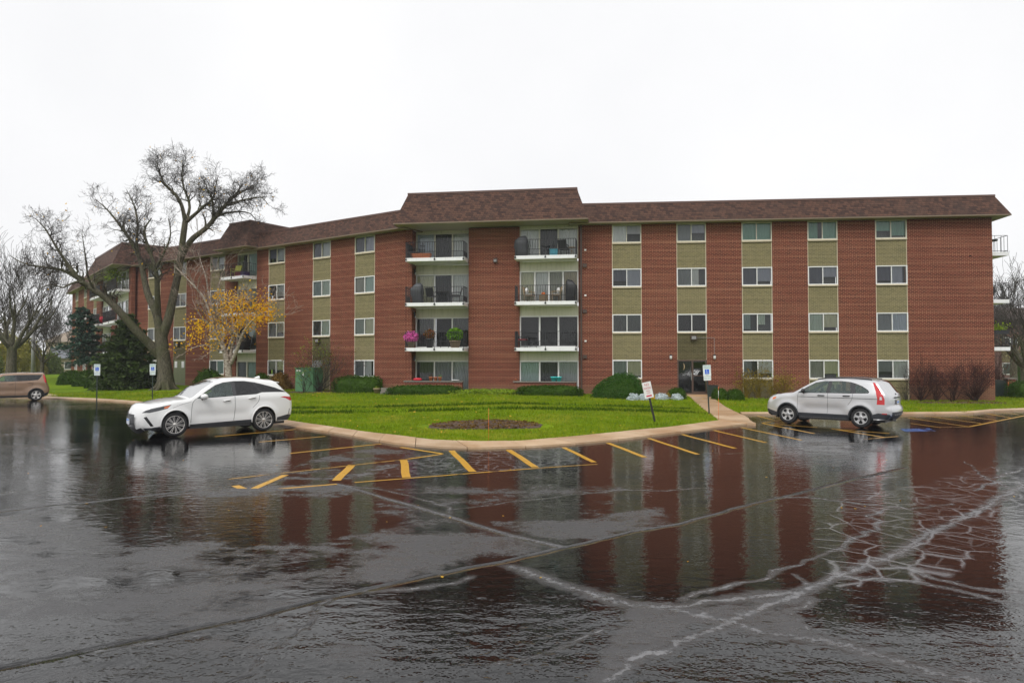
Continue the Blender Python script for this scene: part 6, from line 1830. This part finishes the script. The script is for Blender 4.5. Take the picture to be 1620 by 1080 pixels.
# right stack, third floor
chair(WC, 7.55, .35, F2, 'tan_wood', 'left wicker chair with a white pillow on the third-floor right balcony', rz=1.3, cushion='seat_light', pillow='white')
chair(WC, 9.05, .35, F2, 'tan_wood', 'right wicker chair with a white pillow on the third-floor right balcony', rz=-1.3, cushion='seat_light', pillow='white')
o = at_wing('wicker_table', WC, 8.38, .55, F2, 'low wicker table between the two wicker chairs', 'table')
MB().lathe([(.22,0),(.26,.1),(.26,.36),(.28,.38),(.28,.41)], 16).build('top', M['tan_wood'], o)
o = tag(empty('pumpkin', WC.w(8.38, .55, F2+.41)), 'small orange pumpkin on the wicker table', 'pumpkin')
pk = MB(); n = 20
vs = [((.11+.012*math.cos(5*2*2*math.pi*k/n))*math.cos(2*math.pi*k/n)*f, (.11+.012*math.cos(10*2*math.pi*k/n))*math.sin(2*math.pi*k/n)*f, z) for f, z in ((.3,0),(.9,.03),(1,.08),(.85,.13),(.25,.15)) for k in range(n)]
pk.add(vs, [(i*n+k, i*n+(k+1) % n, (i+1)*n+(k+1) % n, (i+1)*n+k) for i in range(4) for k in range(n)] + [tuple(4*n+k for k in range(n))], True)
pk.build('fruit', M['orange'], o); MB().bar((0,0,.14), (.02,0,.2), .015, 5).build('stalk', M['bark'], o)
grill(WC, 9.95, .5, F2, 'cover_black', 'tall black covered grill at the right end of the third-floor right balcony', .60, 1.25)
# right stack, second floor
chair(WC, 7.15, .45, F1, 'iron', 'black chair with a dark red cushion on the second-floor right balcony', rz=1.4, cushion='red_cloth')
small_table(WC, 7.75, .5, F1, 'iron', 'black folding table on the second-floor right balcony', .3, .6)
# right ground-floor patio wall
pot(WC.w(8.98, .84, 1.13), .17, .26, 'teal', 'left teal pot on the right patio wall', None, group='teal pots on the patio wall')
pot(WC.w(9.28, .84, 1.13), .17, .26, 'teal', 'right teal pot on the right patio wall, holding a small plant', 'hedge', 16, .2, group='teal pots on the patio wall')
pot(WC.w(6.77, .6, 1.13), .06, .12, 'terracotta', 'tiny terracotta pot at the left end of the right patio wall')
# left wing balconies
chair(WL, -15.9, .55, F3, 'yellow_pl', 'small yellow chair on the top balcony behind the birch', rz=.3)
tag(MB().box(-.4,.4,-.2,.2,0,.28).box(-.42,.42,-.22,.22,.281,.33).build('storage_box', M['red_cloth'], None, WL.w(-15.2, .6, F3), WL.a), 'dark red storage box on the top balcony behind the birch', 'box')
tag(MB().box(-.25,.25,-.2,.2,0,.24).box(-.27,.27,-.22,.22,.241,.29).build('storage_box', M['violet'], None, WL.w(-14.65, .65, F3), WL.a), 'violet storage box on the top balcony behind the birch', 'box')
grill(WL, -14.95, .45, F1, 'cover_black', 'black covered grill on the balcony behind the birch trunk', .95, 1.2)
tag(MB().lathe([(.13,0),(.16,.30),(.17,.31),(.17,.34),(.0001,.34)], 14).build('bucket', M['white'], None, WL.w(-15.75, .7, F1)), 'white lidded bucket beside the black grill behind the birch', 'bucket')
grill(WL, -15.2, .45, F2, 'cover_black', 'dark covered grill on the third-floor balcony behind the birch leaves', .7, 1.1)
o = at_wing('hanging_plant', WT, -1.2, .7, F3, 'yellow-green hanging plant on the far top balcony', 'plant')
R = np.random.default_rng(2)
MB().lathe([(.18,1.15),(.3,1.3),(.34,1.45),(.3,1.45)], 12).build('basket', M['black'], o)
MB().bar((0,0,1.4), (0,0,1.9), .01).build('hanger', M['iron'], o)
np_mesh('leaves', *leaf_cards(R.normal(0, 1, (420, 3))*np.array([.55,.35,.35]) + np.array([0,0,1.35]), .16, R), M['lime'], o)
tag(MB().ball((0,0,.35), (.45,.3,.36), 12, 7, .1).build('red_cushion_pile', M['bright_red'], None, WT.w(-6.3, .6, F2)), 'pile of red cushions on a far balcony behind the fir', 'cushion')
# balconies at the right end
o = at_wing('patio_table', WR, 23.1, -.95, F3, 'dark pedestal table on the top right end balcony', 'table')
MB().lathe([(.36,.70),(.38,.72),(.38,.76)], 14).build('top', M['post_green'], o); MB().lathe([(.26,0),(.24,.04),(.07,.08),(.06,.70)], 10).build('pedestal', M['black'], o)
grill(WR, 23.15, -1.4, F2, 'cover_black', 'dark covered grill on the middle right end balcony', .6, 1.05)
o = at_wing('planter_box', WR, 23.2, -.50, F1+.72, 'dark railing planter with yellow-green leaves on the lowest right end balcony', 'planter')
MB().box(-.48, .48, -.12, .12, 0, .2).box(-.5, .5, -.14, .14, .2, .23).build('trough', M['black'], o)
MB().bar((-.4,.14,-.70), (-.4,.10,.0), .015).bar((.4,.14,-.70), (.4,.10,.0), .015).build('bracket', M['iron'], o)
np_mesh('leaves', *leaf_cards(np.abs(R.normal(0, 1, (200, 3)))*np.array([.3,.1,.2])*R.choice([-1,1],(200,1))*np.array([1,1,0]) + np.column_stack([np.zeros(200), np.zeros(200), .22+np.abs(R.normal(0,.18,200))]), .11, R), M['lime'], o)

# ------------------------------------------------------------------ beyond
o = tag(empty('utility_pole', foot(52, 590, 76.0)), 'slim grey utility pole beside the small bare tree', 'pole')
MB().tube([(0,0,-.2),(0,0,6.2)], [.22,.17], 10).build('pole', M['grey'], o)
MB().bar((-.9,0,5.8), (.9,0,5.8), .06).build('crossarm', M['grey'], o)
def house(name, px0, px1, Y, h, hr, wallm, roofm, label, wins, dep=9.0):
    x, hw = span(px0, px1, 590, Y)
    o = tag(empty(name, (x, Y, 0)), label, 'house')
    MB().box(-hw, hw, 0, dep, -.3, h).build('wall', M[wallm], o)
    e = .6
    MB().add([(-hw-e,-e,h),(hw+e,-e,h),(hw+e,dep+e,h),(-hw-e,dep+e,h),(-hw+2,dep/2,hr),(hw-2,dep/2,hr)], [(0,1,5,4),(1,2,5),(2,3,4,5),(3,0,4),(0,3,2,1)]).build('roof', M[roofm], o)
    for a, b, z0, z1 in wins:
        w = MB().box(a, b, -.05, .05, z0, z1).build('window', M['frame'], o)
        MB().box(a+.07, b-.07, -.07, -.051, z0+.07, z1-.07).build('pane', M['lamp_dark'], w)
    return o
M['far_roof'] = plain('far_grey_roof', (0.14, 0.15, 0.165), .7, scale=1.5)
M['far_tan'] = plain('far_tan_wall', (0.36, 0.29, 0.22), .8)
M['far_brick'] = plain('far_brown_brick', (0.16, 0.085, 0.07), .8)
M['far_brown_roof'] = plain('far_brown_roof', (0.095, 0.07, 0.065), .8)
house('house', 66, 118, 112.0, 2.7, 5.0, 'far_tan', 'far_roof', 'low far house with grey roof seen left of the block', [(-1.8,-.6,.9,2.1),(1.0,2.6,.9,2.1)])
house('house', 72, 150, 135.0, 6.0, 8.6, 'far_tan', 'far_tan', 'pale two-storey far house above the grey roof', [(-4.0,-2.5,3.6,5.0),(0,1.5,3.6,5.0)])
# the neighbouring block at the right
Yb = 68.0
x0 = AT(1566, 570, Yb)[0]
o = tag(empty('apartment_building', (x0, Yb, 0)), 'neighbouring brown brick block with shingle roof at the right edge', 'building')
MB().box(0, 1.2, 0, 12, -.3, 6.4).box(1.2, 3.6, 0, 12, -.3, .9).box(3.6, 16, 0, 12, -.3, 6.4).box(1.2, 3.6, .05, 12, 2.12, 6.4).build('wall', M['far_brick'], o)
MB().box(1.2, 3.6, .02, .049, -.3, .85).box(1.2, 3.6, .02, .049, 2.2, 3.4).build('spandrel_panel', M['olive'], o)
for z0 in (.92, 3.45):
    w = MB().box(1.22, 1.30, -.03, .1, z0, z0+1.18).box(2.78, 2.86, -.03, .1, z0, z0+1.18).box(1.30, 2.78, -.03, .1, z0, z0+.08).box(1.30, 2.78, -.03, .1, z0+1.10, z0+1.18).box(2.02, 2.08, -.03, .1, z0+.08, z0+1.10).build('window', M['frame'], o)
    MB().box(1.30, 2.02, .01, .04, z0+.08, z0+1.10).build('pane', M['lamp_dark'], w); MB().box(2.08, 2.78, .01, .04, z0+.08, z0+1.10).build('pane', M['lamp_dark'], w)
MB().add([(-.6,-.6,6.4),(17,-.6,6.4),(17,12,6.4),(-.6,12,6.4),(-.2,.3,7.6),(16.5,.3,7.6),(16.5,12,7.6),(-.2,12,7.6)], [(0,1,5,4),(1,2,6,5),(3,0,4,7),(4,5,6,7),(0,3,2,1)]).build('roof', M['far_brown_roof'], o)
# light strip of path on the far left lawn
a_, b_ = LG(70, 623.5), LG(92, 626.5)
structure(MB().add([(a_[0]-9, a_[1]+5.0, TZ(a_[0]-9, a_[1]+5)+.03), (a_[0], a_[1]+.55, a_[2]+.03), (b_[0], b_[1], b_[2]+.03), (b_[0]-.9, b_[1]-.5, b_[2]+.03), (a_[0]-1, a_[1]-.5, a_[2]+.03), (a_[0]-9.3, a_[1]+3.4, TZ(a_[0]-9.3, a_[1]+3.4)+.03)], [(0,5,4,1),(1,4,3,2)]).build('footpath', M['concrete']))

# ------------------------------------------------------------------ damp air
k = Nodes('damp_air')
k.t.nodes.remove(k.b)
pv = k.n('VolumePrincipled', Color=(0.93, 0.94, 0.96), Density=0.0005)
pv.inputs['Anisotropy'].default_value = 0.2
k.set(k.out.inputs['Volume'], pv.outputs[0])
HZ_X0, HZ_X1 = -260, 190
stuff(MB().box(HZ_X0, HZ_X1, -20, 280, -1.06, 20.0).build('haze', k.m), 'thin rainy haze over the whole place', 'haze')
